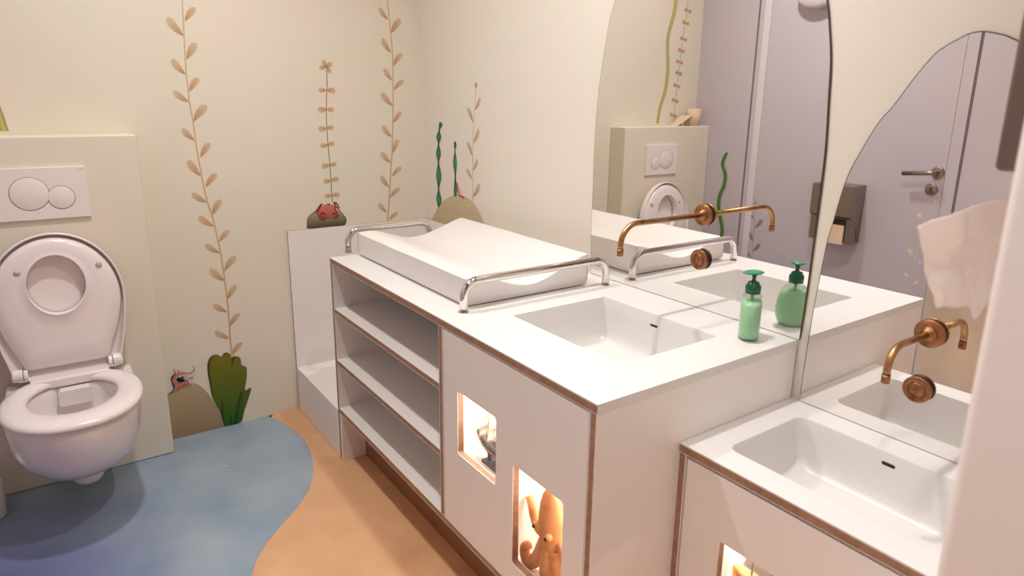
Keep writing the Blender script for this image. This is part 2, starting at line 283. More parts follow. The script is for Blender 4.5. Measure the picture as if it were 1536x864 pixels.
def rr(a0, a1, b0, b1, r, n=6):
    pts = []
    for cx, cy, st in ((a1-r, b1-r, 0), (a0+r, b1-r, 1), (a0+r, b0+r, 2), (a1-r, b0+r, 3)):
        for i in range(n+1):
            a = PI/2*(st+i/n); pts.append((cx+r*math.cos(a), cy+r*math.sin(a)))
    return pts
def catmull(pts, n=8):
    P = [Vector(p) for p in pts]; out = []
    for i in range(len(P)-1):
        p0 = P[max(i-1, 0)]; p1 = P[i]; p2 = P[i+1]; p3 = P[min(i+2, len(P)-1)]
        for k in range(n):
            t = k/n
            out.append(.5*((2*p1)+(p2-p0)*t+(2*p0-5*p1+4*p2-p3)*t*t+(3*p1-p0-3*p2+p3)*t**3))
    out.append(P[-1]); return out
def arc_path(pts, r, n=8):
    """polyline with rounded corners"""
    P = [Vector(p) for p in pts]; out = [P[0]]
    for i in range(1, len(P)-1):
        a = (P[i-1]-P[i]).normalized(); b = (P[i+1]-P[i]).normalized()
        th = a.angle(b)/2; d = r/math.tan(th); c = P[i]+(a+b).normalized()*(r/math.sin(th))
        s0 = P[i]+a*d; s1 = P[i]+b*d
        v0 = s0-c; v1 = s1-c; w = v0.angle(v1)
        for k in range(n+1):
            t = k/n; out.append(c+(v0*math.sin((1-t)*w)+v1*math.sin(t*w))/math.sin(w))
    out.append(P[-1]); return out

# ------------------------------------------------------------------ the room shell
H = 2.5; XL = -1.80; YF = -3.5
struct(MB().box(XL-.1, .1, 0, .1, 0, H).build('wall_back', WALL))
struct(MB().box(0.005, .1, YF, 0, 0, H).build('wall_right', WALLR))
struct(MB().box(XL-.1, XL, YF, 0, 0, H).build('wall_left', LILAC))
struct(MB().box(XL-.1, .1, YF-.1, YF, 0, H).build('wall_front', mottled('taupe_paint', [(166, 150, 142), (158, 142, 134)], 2, .7)))
struct(MB().box(XL-.1, .1, YF-.1, .1, H, H+.1).build('ceiling', CEIL))
fl = struct(MB().box(XL-.1, .1, YF-.1, .1, -.1, 0).build('floor', ORANGE))
# blue pool-shaped inlay of the floor; it turns indigo towards the left and the viewer
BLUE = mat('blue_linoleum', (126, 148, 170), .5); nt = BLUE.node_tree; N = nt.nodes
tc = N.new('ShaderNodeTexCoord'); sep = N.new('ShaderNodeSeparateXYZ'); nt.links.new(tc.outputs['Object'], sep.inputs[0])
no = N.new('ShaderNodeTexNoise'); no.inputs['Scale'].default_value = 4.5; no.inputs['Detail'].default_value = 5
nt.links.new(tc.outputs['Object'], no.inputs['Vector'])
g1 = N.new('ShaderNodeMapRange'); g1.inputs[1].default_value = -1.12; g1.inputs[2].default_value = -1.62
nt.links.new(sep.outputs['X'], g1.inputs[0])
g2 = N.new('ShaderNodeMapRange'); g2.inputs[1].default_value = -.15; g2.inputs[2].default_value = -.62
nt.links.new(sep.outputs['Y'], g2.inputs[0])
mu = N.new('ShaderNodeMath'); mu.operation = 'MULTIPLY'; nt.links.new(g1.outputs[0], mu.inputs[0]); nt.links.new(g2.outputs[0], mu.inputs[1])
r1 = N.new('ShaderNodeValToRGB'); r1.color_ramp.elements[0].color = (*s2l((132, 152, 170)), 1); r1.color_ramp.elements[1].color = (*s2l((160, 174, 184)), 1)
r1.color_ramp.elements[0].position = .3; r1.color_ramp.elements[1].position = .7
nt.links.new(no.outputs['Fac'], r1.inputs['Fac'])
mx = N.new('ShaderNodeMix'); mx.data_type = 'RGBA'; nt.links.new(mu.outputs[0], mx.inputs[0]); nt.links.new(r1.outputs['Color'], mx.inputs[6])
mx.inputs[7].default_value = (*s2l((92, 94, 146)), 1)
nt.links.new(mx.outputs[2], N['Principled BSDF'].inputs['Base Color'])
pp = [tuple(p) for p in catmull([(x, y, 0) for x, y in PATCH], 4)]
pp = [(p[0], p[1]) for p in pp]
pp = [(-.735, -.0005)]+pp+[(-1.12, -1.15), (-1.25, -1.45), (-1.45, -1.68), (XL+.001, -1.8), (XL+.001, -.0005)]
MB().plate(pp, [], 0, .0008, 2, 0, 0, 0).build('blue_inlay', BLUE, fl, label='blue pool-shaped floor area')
# boxed-in cistern wall behind the toilet
box = MB().box(XL+.0005, -1.127, -.112, -.0005, 0.001, 1.176).build('wall_cistern', WALL, bevel=.006)
struct(box)
# left wall: door with frame
D = MB().box(XL-.02, XL+.004, -1.388, -.452, .006, 2.1).build('door_1', LILAC); struct(D)
MB().box(XL-.01, XL+.006, -.45, -.411, 0, 2.13).build('door_frame', TRIMW, D, label='pale hinge-side door frame')
MB().box(XL-.01, XL+.004, -1.436, -1.390, 0, 2.13).build('door_frame', LILAC, D)
MB().box(XL-.01, XL+.0012, -.380, -.370, 0, 2.13).box(XL-.01, XL+.0012, -1.446, -1.437, 0, 2.13).build('frame_joint', GAP, D)
hd = MB()
hd.lathe((XL+.004, -1.36, 1.022), [(.001, 0), (.026, 0), (.026, .007), (.023, .009), (.001, .009)], 'x', 32)
hd.tube(arc_path([(XL+.01, -1.36, 1.022), (XL+.052, -1.36, 1.022), (XL+.052, -1.235, 1.010)], .014), .0095)
hd.build('door_handle', STEEL, D, label='satin steel lever handle')
hk = MB().lathe((XL+.004, -1.345, .948), [(.001, 0), (.026, 0), (.026, .007), (.023, .009), (.001, .009)], 'x', 32)
hk.box(XL+.012, XL+.016, -1.349, -1.341, .936, .960)
hk.build('lock_escutcheon', STEEL, D)
MB().box(XL+.013, XL+.03, -1.3465, -1.3435, .936, .956).build('key', BRASS, D)
MB().lathe((XL+.004, -.72, 1.83), [(.001, 0), (.075, 0), (.075, .05), (.066, .062), (.001, .062)], 'x', 40, sx=1.4).build('closer_housing', TRIMW, D, label='pale rounded door closer high on the door')
# partition stub between the camera and the small sink, rounded white end
pt = MB().box(-.605, 0.004, -2.76, -2.42, 0.001, H-.001).build('wall_partition', mottled('partition_paint', [(242, 234, 229), (238, 228, 223)], 2, .6, .05, 500), bevel=.012, seg=3); struct(pt)
# lamps
LAMP = emis('lamp_diffuser', (255, 246, 236), 6)
def lamp(x, y, r=.05, lab='', power=10., spread=180):
    t = thing('ceiling_light', lab, 'ceiling light', (x, y, H), 'round downlights in the ceiling')
    MB().lathe((x, y, H), [(r, -.001), (r+.018, -.001), (r+.018, -.009), (r+.004, -.012), (r, -.008)], seg=40).build('trim_ring', PLATE, t)
    MB().lathe((x, y, H), [(0, -.005), (r, -.005)], seg=40).build('diffuser', LAMP, t, weld=True)
    ld = bpy.data.lights.new('downlight', 'AREA'); ld.shape = 'DISK'; ld.size = 2*r; ld.energy = power*LAMPS; ld.spread = math.radians(spread); ld.color = (1, .975, .955)
    lo = bpy.data.objects.new('downlight', ld); C.objects.link(lo); lo.parent = t; lo.location = (0, 0, -.012)
    return t
lamp(-1.08, -.88, power=14.5, spread=165, lab='round ceiling downlight above the toilet side of the room')
lamp(-.44, -1.60, r=.036, power=8.6, spread=130, lab='round ceiling downlight above the two sinks')
lamp(-1.15, -2.45, power=6, spread=85, lab='round ceiling downlight nearest the viewer')

# ------------------------------------------------------------------ murals printed on the walls
DECAL = bpy.data.materials.new('printed_mural'); DECAL.use_nodes = True; nt = DECAL.node_tree; N = nt.nodes
at = N.new('ShaderNodeAttribute'); at.attribute_name = 'Col'
no = N.new('ShaderNodeTexNoise'); no.inputs['Scale'].default_value = 160; no.inputs['Detail'].default_value = 4
tc = N.new('ShaderNodeTexCoord'); nt.links.new(tc.outputs['Object'], no.inputs['Vector'])
mr = N.new('ShaderNodeMapRange'); mr.inputs[1].default_value = .3; mr.inputs[2].default_value = .7; mr.inputs[3].default_value = .9; mr.inputs[4].default_value = 1.06
nt.links.new(no.outputs['Fac'], mr.inputs[0])
vm = N.new('ShaderNodeVectorMath'); vm.operation = 'SCALE'; nt.links.new(at.outputs['Color'], vm.inputs[0]); nt.links.new(mr.outputs[0], vm.inputs['Scale'])
nt.links.new(vm.outputs[0], N['Principled BSDF'].inputs['Base Color']); N['Principled BSDF'].inputs['Roughness'].default_value = .75

class Mural:
    def __init__(s, wall): s.w = wall; s.mb = MB(); s.k = 1
    def P(s, a, z, k=None):
        k = (s.k if k is None else k)*.0003
        return {'b': (a, -k-.0003, z), 'r': (.005-k-.0003, a, z), 'l': (XL+.0045+k, a, z)}[s.w]
    def fan(s, pts, colf):
        tris = tessellate_polygon([[Vector((p[0], p[1], 0)) for p in pts]])
        s.mb.add([s.P(*p) for p in pts], [tuple(t) for t in tris], 0, False, [colf(p) for p in pts]); s.k += 1
    def strip(s, L, R, cols):
        n = len(L)
        s.mb.add([s.P(*p) for p in L]+[s.P(*p) for p in R], [(i, i+1, n+i+1, n+i) for i in range(n-1)], 0, False, list(cols)*2)
    def stroke(s, pts, w0, w1, c0, c1=None, n=5):
        c1 = c1 or c0; P = [Vector((p[0], p[1], 0)) for p in pts]
        P = catmull(P, n) if len(P) > 2 else P
        L = []; R = []; co = []
        for i, p in enumerate(P):
            t = (P[min(i+1, len(P)-1)]-P[max(i-1, 0)]).normalized(); nn = Vector((-t.y, t.x, 0))
            f = i/(len(P)-1); w = w0+(w1-w0)*f
            L.append((p.x+nn.x*w, p.y+nn.y*w)); R.append((p.x-nn.x*w, p.y-nn.y*w))
            co.append(tuple(a+(b-a)*f for a, b in zip(s2l(c0), s2l(c1))))
        s.strip(L, R, co); s.k += 1
    def leaf(s, base, tip, wr=.2, c0=(182, 128, 92), c1=(214, 180, 144), blunt=0.):
        b = Vector((*base, 0)); t = Vector((*tip, 0)); d = t-b; ln = d.length; u = d/ln; nn = Vector((-u.y, u.x, 0))
        n = 14; M = []; Lf = []; Rt = []
        for i in range(n+1):
            f = i/n; w = (f**(.95-.35*blunt)*(1-f)**.46)/.43*ln*wr if 0 < f < 1 else 0
            p = b+u*ln*f+nn*(math.sin(PI*f)*ln*.04)
            M.append((p.x, p.y)); Lf.append((p.x+nn.x*w, p.y+nn.y*w)); Rt.append((p.x-nn.x*w, p.y-nn.y*w))
        a, c = s2l(c0), s2l(c1)
        g = [tuple(x+(y-x)*min(1, i/n*1.2) for x, y in zip(a, c)) for i in range(n+1)]
        gd = [tuple(x*.9 for x in q) for q in g]
        vs = [s.P(*p) for p in Lf+M+Rt]; m = n+1
        fs = [(k*m+i, k*m+i+1, (k+1)*m+i+1, (k+1)*m+i) for k in (0, 1) for i in range(n)]
        s.mb.add(vs, fs, 0, False, g+gd+[tuple(min(1, x*1.06) for x in q) for q in g])
    def ribbon(s, rows, c0, c1):
        P = catmull([(r[0], r[1], r[2]) for r in rows], 6)
        n = len(P); a, b = s2l(c0), s2l(c1); mxw = max(r[2] for r in rows); mnw = min(r[2] for r in rows)
        L = []; R = []; co = []
        for p in P:
            f = (p.z-mnw)/(mxw-mnw+1e-9); f = max(0, min(1, f))
            L.append((p.x-p.z, p.y)); R.append((p.x+p.z, p.y)); co.append(tuple(x+(y-x)*f for x, y in zip(a, b)))
        M = [((l[0]+r[0])/2, l[1]) for l, r in zip(L, R)]
        dk = [tuple(x*.55 for x in q) for q in co]
        vs = [s.P(*p) for p in L+M+R]
        s.mb.add(vs, [(k*n+i, k*n+i+1, (k+1)*n+i+1, (k+1)*n+i) for k in (0, 1) for i in range(n-1)], 0, False, dk+co+dk)
        s.k += 1
    def mound(s, pts, top, bot, edge=None):
        """filled outline, colour by height, slightly paler centre"""
        P = [(p.x, p.y) for p in catmull([(x, z, 0) for x, z in pts]+[(pts[0][0], pts[0][1], 0)], 4)][:-1]
        zs = [p[1] for p in P]; z0, z1 = min(zs), max(zs); cx = sum(p[0] for p in P)/len(P); cz = z0+(z1-z0)*.45
        a, b = s2l(top), s2l(bot)
        def col(z): f = (z-z0)/(z1-z0); return tuple(y+(x-y)*f for x, y in zip(a, b))
        rings = []; cols = []
        for q in (1, .93, .7, .4, .1):
            rings.append([(cx+(p[0]-cx)*q, cz+(p[1]-cz)*q) for p in P])
            cols.append([tuple(c*((edge or .92) if q == 1 else 1) for c in col(r[1])) for r in rings[-1]])
        n = len(P); vs = [s.P(*p) for r in rings for p in r]+[s.P(cx, cz)]
        fs = [(i*n+j, i*n+(j+1) % n, (i+1)*n+(j+1) % n, (i+1)*n+j) for i in range(4) for j in range(n)]+[(4*n+j, 4*n+(j+1) % n, 5*n) for j in range(n)]
        s.mb.add(vs, fs, 0, False, [c for r in cols for c in r]+[col(cz)]); s.k += 1
    def done(s, name, label, cat, group=None):
        o = s.mb.build(name, DECAL, org=s.P(sum(0 for _ in [0])+0, 0, 0) if False else None, weld=False, recalc=False)
        return tag(o, label, cat, group)

def vine(wall, stem, leaves, name, label, up=0., cs=((204, 166, 118), (214, 182, 140)), sw=.0026, lc=((188, 144, 108), (214, 188, 154)), wr=.185, bud=None, cat='painted vine'):
    m = Mural(wall); st = list(stem); lv = list(leaves)
    if up:
        dz = st[0][1]-st[3][1]; dx = st[0][0]-st[3][0]
        ext = [(x+dx, z+dz) for x, z in st[:4]]
        top = [l for l in lv if l[0][1] > st[3][1]]
        lv = [((a[0]+dx, a[1]+dz), (b[0]+dx, b[1]+dz)) for a, b in top]+lv
        st = ext[:3]+st
    m.stroke(st, sw*.8, sw*1.25, cs[1], cs[0])
    for a, b in lv: m.leaf(a, b, wr, *lc)
    if bud: m.leaf(bud[0], bud[1], .3, (150, 112, 84), (196, 160, 128), .5)
    return m.done(name, label, cat)

vine('b', VINE1_STEM, VINE1_LEAVES, 'painted_vine', 'tall painted tan vine rising from the green cactus right of the toilet', up=1)
vine('b', VINE2_STEM, VINE2_LEAVES, 'painted_vine', 'painted tan vine with alternate leaves beside the room corner above the upstand', up=1)
m = Mural('b'); m.stroke(STALK_STEM, .0012, .0016, (104, 84, 62), (120, 98, 72))
for a, b in STALK_LEAVES: m.leaf(a, b, .3, (186, 150, 112), (212, 180, 142), .4)
for a, b in STALK_PETALS: m.leaf(a, b, .3, (176, 136, 98), (216, 184, 144), .5)
m.done('painted_flower', 'thin painted stalk with paired leaves and small tan flower on top', 'painted flower')
m = Mural('b'); m.mound(CRAB_ROCK, (172, 156, 128), (66, 58, 34), .62)
m.done('painted_stone', 'painted dark olive stone under the red crab above the upstand', 'painted stone')
m = Mural('b'); m.k = 4
for l in CRAB_LEGS: m.stroke(l, .0034, .0014, (132, 32, 28), (156, 44, 36))
m.mound(CRAB_BODY, (206, 124, 112), (192, 74, 74), .85)
for l in CRAB_CLAWS: m.stroke(l, .0055, .002, (158, 48, 42), (128, 32, 28))
for l in CRAB_EYES: m.stroke(l, .0036, .0036, (228, 220, 204))
m.stroke(CRAB_BAR, .0022, .0022, (150, 44, 40)); 
m.done('painted_crab', 'small painted red crab sitting on the dark stone', 'painted crab')
FL = lambda P: [(a, .001 if z < .024 else z) for a, z in P]
m = Mural('b'); m.mound(FL(MOUND), (186, 164, 128), (150, 128, 100), .96)
m.done('painted_mound', 'painted brown mound at floor level between the toilet wall and cactus', 'painted mound')
m = Mural('b'); m.k = 4
ca, cb = s2l((118, 112, 20)), s2l((40, 92, 12))
def ccol(p):
    f = max(0, min(1, (p[1]-.02)/.28)); return tuple(y+(x-y)*f for x, y in zip(ca, cb))
cp = [(p.x, p.y) for p in catmull([(x, z, 0) for x, z in FL(CACTUS)]+[(CACTUS[0][0], .001, 0)], 3)][:-1]
m.fan(cp, ccol)
for d in CACTUS_DARK: m.fan(FL(d), lambda p: tuple(c*.42 for c in ccol(p)))
m.done('painted_cactus', 'painted green lobed cactus leaf standing at the floor under the vine', 'painted plant')
m = Mural('b'); m.k = 14
for l in MON_LEGS: m.stroke(l, .0022, .0008, (206, 96, 70), (200, 92, 76))
m.stroke(MON_BACK, .0035, .0015, (34, 30, 56), (24, 22, 44))
m.fan(MON_MOUTH, lambda p: s2l((20, 12, 20)))
m.stroke(MON_BODY, .0045, .0042, (206, 122, 128), (196, 100, 120))
m.stroke(MON_TENDRIL, .0026, .0008, (186, 112, 134), (128, 92, 132))
m.stroke(MON_TONGUE, .001, .0032, (192, 108, 126), (180, 96, 116))
for i in (3, 6): x, z = MON_MOUTH[i]; m.stroke([(x, z), (x-.001, z-.004)], .0014, .0004, (240, 232, 220))
m.stroke([(MON_BODY[0][0]-.006, MON_BODY[0][1]-.000), (MON_BODY[0][0]-.0025, MON_BODY[0][1])], .0018, .0018, (240, 234, 226))
m.done('painted_sea_creature', 'tiny painted pink open-mouthed sea creature on the brown mound', 'painted creature')
# right wall
m = Mural('r'); m.mound(RMOUND, (204, 188, 154), (190, 170, 136), .97)
m.done('painted_mound', 'painted beige mound behind the changing mat, on mirror wall', 'painted mound')
m = Mural('r'); m.k = 4; m.ribbon(WEED1, (10, 62, 34), (66, 150, 104)); m.done('painted_seaweed', 'taller wavy dark green painted seaweed nearest the room corner', 'painted seaweed')
m = Mural('r'); m.k = 4; m.ribbon(WEED2, (10, 62, 34), (66, 150, 104)); m.done('painted_seaweed', 'shorter wavy dark green painted seaweed on top of the beige mound', 'painted seaweed')
m = Mural('r'); m.k = 7; m.stroke(PEDE, .0045, .003, (204, 76, 62), (176, 56, 48))
for i in range(12):
    f = i/11; a = Vector((*PEDE[0], 0)).lerp(Vector((*PEDE[-1], 0)), f); m.stroke([(a.x-.006, a.y+.002), (a.x+.006, a.y-.002)], .0006, .0006, (206, 96, 78))
m.done('painted_shrimp', 'tiny painted red shrimp climbing the beige mound', 'painted creature')
vine('r', RV_STEM, RV_LEAVES, 'painted_vine', 'thin painted vine with round bud growing behind the changing mat', sw=.0014, bud=RV_BUD, wr=.17)
# back wall above the cistern (seen in the big mirror)
m = Mural('b'); m.ribbon(STRIPE, (196, 190, 110), (204, 196, 118)); m.done('painted_seaweed', 'long wavy yellow-green painted strand above the toilet wall', 'painted seaweed')
m = Mural('b'); m.stroke(BEAD_STEM, .0012, .0014, (132, 100, 78), (120, 92, 70))
for a, b in BEAD_PAIRS:
    c = ((a[0]+b[0])/2, (a[1]+b[1])/2); m.leaf(c, a, .33, (186, 138, 104), (214, 170, 136), .5); m.leaf(c, b, .33, (186, 138, 104), (214, 170, 136), .5)
m.done('painted_vine', 'thin painted stalk with bead-like leaf pairs above the toilet wall', 'painted vine')
# left wall (seen in the mirrors)
m = Mural('l')
sn = list(SNAKE)+[(-.255, .52, .0108), (-.232, .44, .0108), (-.25, .35, .0108), (-.262, .26, .0108), (-.235, .16, .0108), (-.245, .04, .0108)]
m.ribbon([(r[0], r[1], r[2]*(1+.02*(i % 2))) for i, r in enumerate(sn)], (62, 118, 26), (84, 142, 34)); m.done('painted_seaweed', 'bright green wavy painted strand on lilac wall reflected in the big mirror', 'painted seaweed')
vine('l', list(LV_STEM)+[(-.47, .25), (-.46, .02)], LV_LEAVES, 'painted_vine', 'painted grey-brown vine with bud at the door hinge, seen in big mirror', sw=.0016, cs=((158, 140, 132), (162, 142, 134)), lc=((140, 118, 112), (166, 146, 138)), bud=LV_BUD)
vine('l', list(REFL_STEM)+[(-1.40, .2), (-1.41, .02)], REFL_LEAVES, 'painted_vine', 'pale painted reflection of a vine below the door lock, seen in the small mirror', sw=.0012, cs=((226, 208, 184), (226, 208, 184)), lc=((222, 204, 180), (236, 222, 200)), wr=.24)  # the glossy door's reflection of a vine, painted on as a flat decal

# ------------------------------------------------------------------ flush plate
fp = thing('flush_plate', 'white rectangular dual flush plate on the wall above the toilet', 'flush plate', (-1.408, -.112, .916))
MB().box(-1.531, -1.285, -.1225, -.1122, .916, 1.08).build('plate', PLATE, fp, bevel=.002)
for nm, c, r, lb in (('button', (-1.441, .999), .0515, 'large round flush button'), ('button', (-1.3595, .983), .0365, 'small round flush button')):
    rg = []
    y = -.1225
    mb = MB().lathe((c[0], y, c[1]), [(r+.0012, .0004), (r+.0012, -.0003), (r-.0002, -.0003)], 'y', 64, m=1)
    mb.lathe((c[0], y, c[1]), [(r-.001, 0), (r-.001, -.0009), (r-.002, -.0014), (.001, -.0014)], 'y', 64, m=0)
    mb.build(nm, [PLATE, GAP], fp, label=lb)
tx = bpy.data.curves.new('brand_print', 'FONT'); tx.body = 'GEBERIT'; tx.size = .0042; tx.extrude = .0001; tx.align_x = 'RIGHT'
to = bpy.data.objects.new('brand_print', tx); C.objects.link(to)
bpy.context.view_layer.update()
me = bpy.data.meshes.new_from_object(to); bpy.data.objects.remove(to)
to = bpy.data.objects.new('brand_print', me); C.objects.link(to); me.materials.append(TINYG)
to.parent = fp; to.rotation_euler = (PI/2, 0, 0); to.scale = (1.05, 1, 1); to.location = (-1.289+1.408, -.1227+.112, 1.069-.916)

# ------------------------------------------------------------------ toilet
TX = -1.408; TY = -.112
toi = thing('wall_hung_toilet', 'white wall-hung toilet with raised lid holding a child seat', 'toilet', (TX, TY, .05))
def W(x, d, z): return (TX+x, TY-d, z)
def egg(dc, lf, lb, hw, z, n=64, p=2.0, f=None):
    out = []
    for i in range(n):
        a = 2*PI*i/n; c, s_ = math.cos(a), math.sin(a)
        sx = math.copysign(abs(s_)**(2/p), s_); cx = math.copysign(abs(c)**(2/p), c)
        out.append(W(hw*sx, dc+(lf if c > 0 else lb)*cx, z))
    return out
def bring(z, front, hw, hb, n=64):
    """bowl section: elliptical nose, flanks running back to a straight edge at the wall"""
    dc = front*.5; half = []
    for i in range(17): a = PI/2*i/16; half.append((hw*math.sin(a), dc+(front-dc)*math.cos(a)))
    for i in range(1, 11): f = i/10; half.append((hw+(hb-hw)*f**1.6, dc*(1-f)+.0005))
    for i in range(1, 7): half.append((hb*(1-i/6), .0005))
    pts = half+[(-x, d) for x, d in half[-2:0:-1]]
    return [W(x, d, z) for x, d in pts]
Z = .39
mb = MB()
secs = [(Z-.001, .486, .172, .170), (Z-.006, .492, .177, .175), (Z-.02, .495, .180, .177), (.33, .490, .178, .172), (.28, .474, .173, .162), (.235, .440, .163, .148), (.195, .392, .148, .13),
        (.163, .338, .126, .108), (.14, .284, .10, .086), (.124, .234, .070, .062), (.115, .195, .040, .04)]
rings = [bring(z, f, hw, hb) for z, f, hw, hb in secs]
mb.loft(rings, 0, True, False, True)
NB = len(rings[0])
inner = [(.255, .165, .150, .128, Z-.001), (.255, .160, .145, .124, Z-.008), (.25, .165, .135, .126, .35), (.25, .150, .115, .116, .30), (.235, .120, .09, .092, .25), (.22, .08, .065, .06, .215), (.21, .05, .045, .04, .20)]
ir = [egg(dc, lf, lb, hw, z, n=NB) for dc, lf, lb, hw, z in inner]
mb.loft([rings[0]]+ir, 0, True, False, True)
mb.build('bowl', CERAM, toi)
bp_ = MB()
bp_.lathe(W(.008, .205, .084), [(.001, 0), (.024, .001), (.036, .006), (.043, .016), (.048, .03), (.052, .05)], seg=40)
bp_.build('outlet_cap', CERAM, toi)
MB().add([Vector(p) for p in egg(.225, .085, .068, .068, .221)], [tuple(range(64))], 0, True).build('water', mat('toilet_water', (226, 224, 222), .04, **{'Transmission_Weight': .3}), toi)
MB().plate([(p[0], p[1]) for p in rr(-.040+TX, .052+TX, .336, .387, .010)], [], TY-.160, TY-.095, 1, 0, 0).build('rim_spout', CERAM, toi, bevel=.006, seg=3)
scp = MB()
scp.lathe(W(-.156, .19, .225), [(.001, -.004), (.012, -.004), (.017, -.002), (.019, .006)], 'x', 32)
scp.build('screw_cap', PLAST, toi)
# seat ring resting on the bowl
def ringloft(name, m, prof, parent, base, cls=64, label=None):
    rs = [base(t, h) for t, h in prof]; rs.append(rs[0])
    return MB().loft(rs, 0, True).build(name, m, parent, label=label)
def seatsec(t, h):
    # t: 0 outer edge .. 1 hole edge
    return egg(.268-.020*t, .236+(.150-.236)*t, .205+(.134-.205)*t, .186+(.117-.186)*t, Z+h, p=2.0+.18*(1-t))
ringloft('seat', PLAST, [(0.03, .004), (0, .008), (0, .014), (.05, .021), (.2, .0265), (.45, .0275), (.75, .025), (.93, .020), (1, .013), (.98, .006), (.9, .004)], toi, seatsec)
MB().box(TX-.109, TX+.109, TY-.128, TY-.022, Z+.0005, Z+.033).build('hinge_deck', PLAST, toi, bevel=.008, seg=3)
# lid frame: a = across, b = up from hinge, n = towards the room
HB = Vector((TX, TY-.050, Z+.035)); tilt = math.radians(4)
UPV = Vector((0, math.sin(tilt), math.cos(tilt))); NV = Vector((0, -math.cos(tilt), math.sin(tilt)))
def LP(a, b, n): return HB+Vector((a, 0, 0))+UPV*b+NV*n
def lidring(sc, n, off=0., hw=.185, hb=.150, b0=-.014):
    """lid outline: round top, nearly straight flanks to a squared lower edge"""
    bc = .235; top = .452; half = []
    for i in range(22): a = PI/2*i/21; half.append((hw*math.sin(a), bc+(top-bc)*math.cos(a)))
    for i in range(1, 9): f = i/9; half.append((hw+(hb-hw)*f**1.7, bc+(b0+.03-bc)*f))
    for i in range(6): a = PI/2*i/5; half.append((hb-.022+.022*math.cos(a), b0+.022-.022*math.sin(a)))
    pts = half+[(-x, b) for x, b in half[::-1][:-1]]
    return [LP(x*sc, bc+(b-bc)*sc, n) for x, b in pts]
mb = MB(); mb.loft([lidring(.001, .0), lidring(.9, .0), lidring(.985, .003), lidring(1, .012), lidring(1, .034), lidring(.985, .038), lidring(.972, .034), lidring(.968, .010), lidring(.8, .0065), lidring(.001, .006)], 0, True)
lid = mb.build('lid', PLAST, toi)
HC = (0.0, .285)
NL = len(lidring(1, 0))
def hole(n, s=1., N_=NL):
    return [LP(HC[0]+.080*s*math.sin(2*PI*i/N_), HC[1]+(.098 if math.cos(2*PI*i/N_) > 0 else .094)*s*math.cos(2*PI*i/N_), n) for i in range(N_)]
def mixr(A, B, t, n0=0): return [a.lerp(b, t)+NV*n0 for a, b in zip(A, B)]
oa = lidring(.94, .018, hb=.128, b0=.002); hb_ = hole(.044, 1.03)
mb = MB(); mb.loft([lidring(.92, .012, hb=.126, b0=.002), oa, mixr(oa, hb_, .04, .008), mixr(oa, hb_, .12, .014), mixr(oa, hb_, .35, .014), mixr(oa, hb_, .75, .006), hb_, hole(.046, 1.005), hole(.043, .98), hole(.012, .985)], 0, True)
cs = mb.build('child_seat', PLAST, toi, label='small oval child seat held up inside the lid')
for a, b in ((-.095, .338), (.121, .338)):
    c = LP(a, b, .038); pr = []
    MB().lathe(c, [(.0095, .012), (.0095, -.004), (.008, -.008), (.004, -.0095), (.0005, -.010)], 'y', 24).build('bumper', RUBB, cs)
for sx in (-1, 1):
    mb = MB(); mb.tube([LP(sx*.110, .004, .022), LP(sx*.122, .004, .022)], .019, 24)
    mb.tube([LP(sx*.1235, .006, .020), LP(sx*.152, .006, .020)], [.021, .019], 24)
    mb.build('hinge', PLAST, toi, bevel=.002)

# white cylinder at the left edge of the view
bh = MB().lathe((-1.684, -.225, .001), [(.052, 0), (.056, .004), (.056, .118), (.053, .122), (.046, .122), (.046, .01), (.001, .01)], seg=48)
tag(bh.build('brush_holder', PLAST, org=(-1.684, -.225, .001)), 'white cylindrical brush holder on the dark blue floor left of toilet', 'brush holder')
# paper things on top of the cistern wall (mirror only)
pr = thing('paper_roll', 'beige paper roll standing on the toilet wall, seen in big mirror', 'paper roll', (-1.715, -.058, 1.1762))
MB().lathe((-1.715, -.058, 1.1762), [(.019, .001), (.040, .001), (.040, .097), (.019, .097), (.019, .001)], seg=40).build('paper', ROLL, pr)
MB().lathe((-1.715, -.058, 1.1762), [(.0165, .0), (.0188, .0), (.0188, .0975), (.0165, .0975), (.0165, 0)], seg=32).build('core', TOEK, pr)
mb = MB(); P0 = [(-1.555, -.03), (-1.555, -.085), (-1.655, -.09), (-1.655, -.03)]
mb.add([(-1.545, -.03, 1.1765), (-1.545, -.09, 1.1765), (-1.66, -.10, 1.236), (-1.66, -.02, 1.236), (-1.66, -.06, 1.1765), (-1.655, -.10, 1.234), (-1.54, -.09, 1.1765)], [(0, 1, 2, 3), (2, 4, 3)])
o = mb.build('folded_sheet', ROLL, org=(-1.6, -.06, 1.1763)); so = o.modifiers.new('s', 'SOLIDIFY'); so.thickness = .001
tag(o, 'folded beige paper sheet leaning beside the paper roll', 'paper')

# ------------------------------------------------------------------ step unit between back wall and big cabinet
A = -.623; CY0 = -.490; CY1 = -1.864; H1 = .768
st = thing('step_unit', 'white laminate step with tall upstand boards in the room corner', 'step', (-.31, -.25, 0))
MB().board(A, .0045, -.0125, -.0015, 0.001, .78, 1).build('upstand_board', [LAM, PLYY], st, label='upstand board against the back wall')
MB().board(-.0075, .0045, -1.10, -.0128, H1+.0005, .78, 0).board(-.0075, .0045, CY0+.0005, -.0128, .001, H1+.0005, 0).build('upstand_board', [LAM, PLYY], st)
MB().box(A, -.008, CY0+.001, -.013, .001, .194).build('step_box', LAM, st, bevel=.0015)

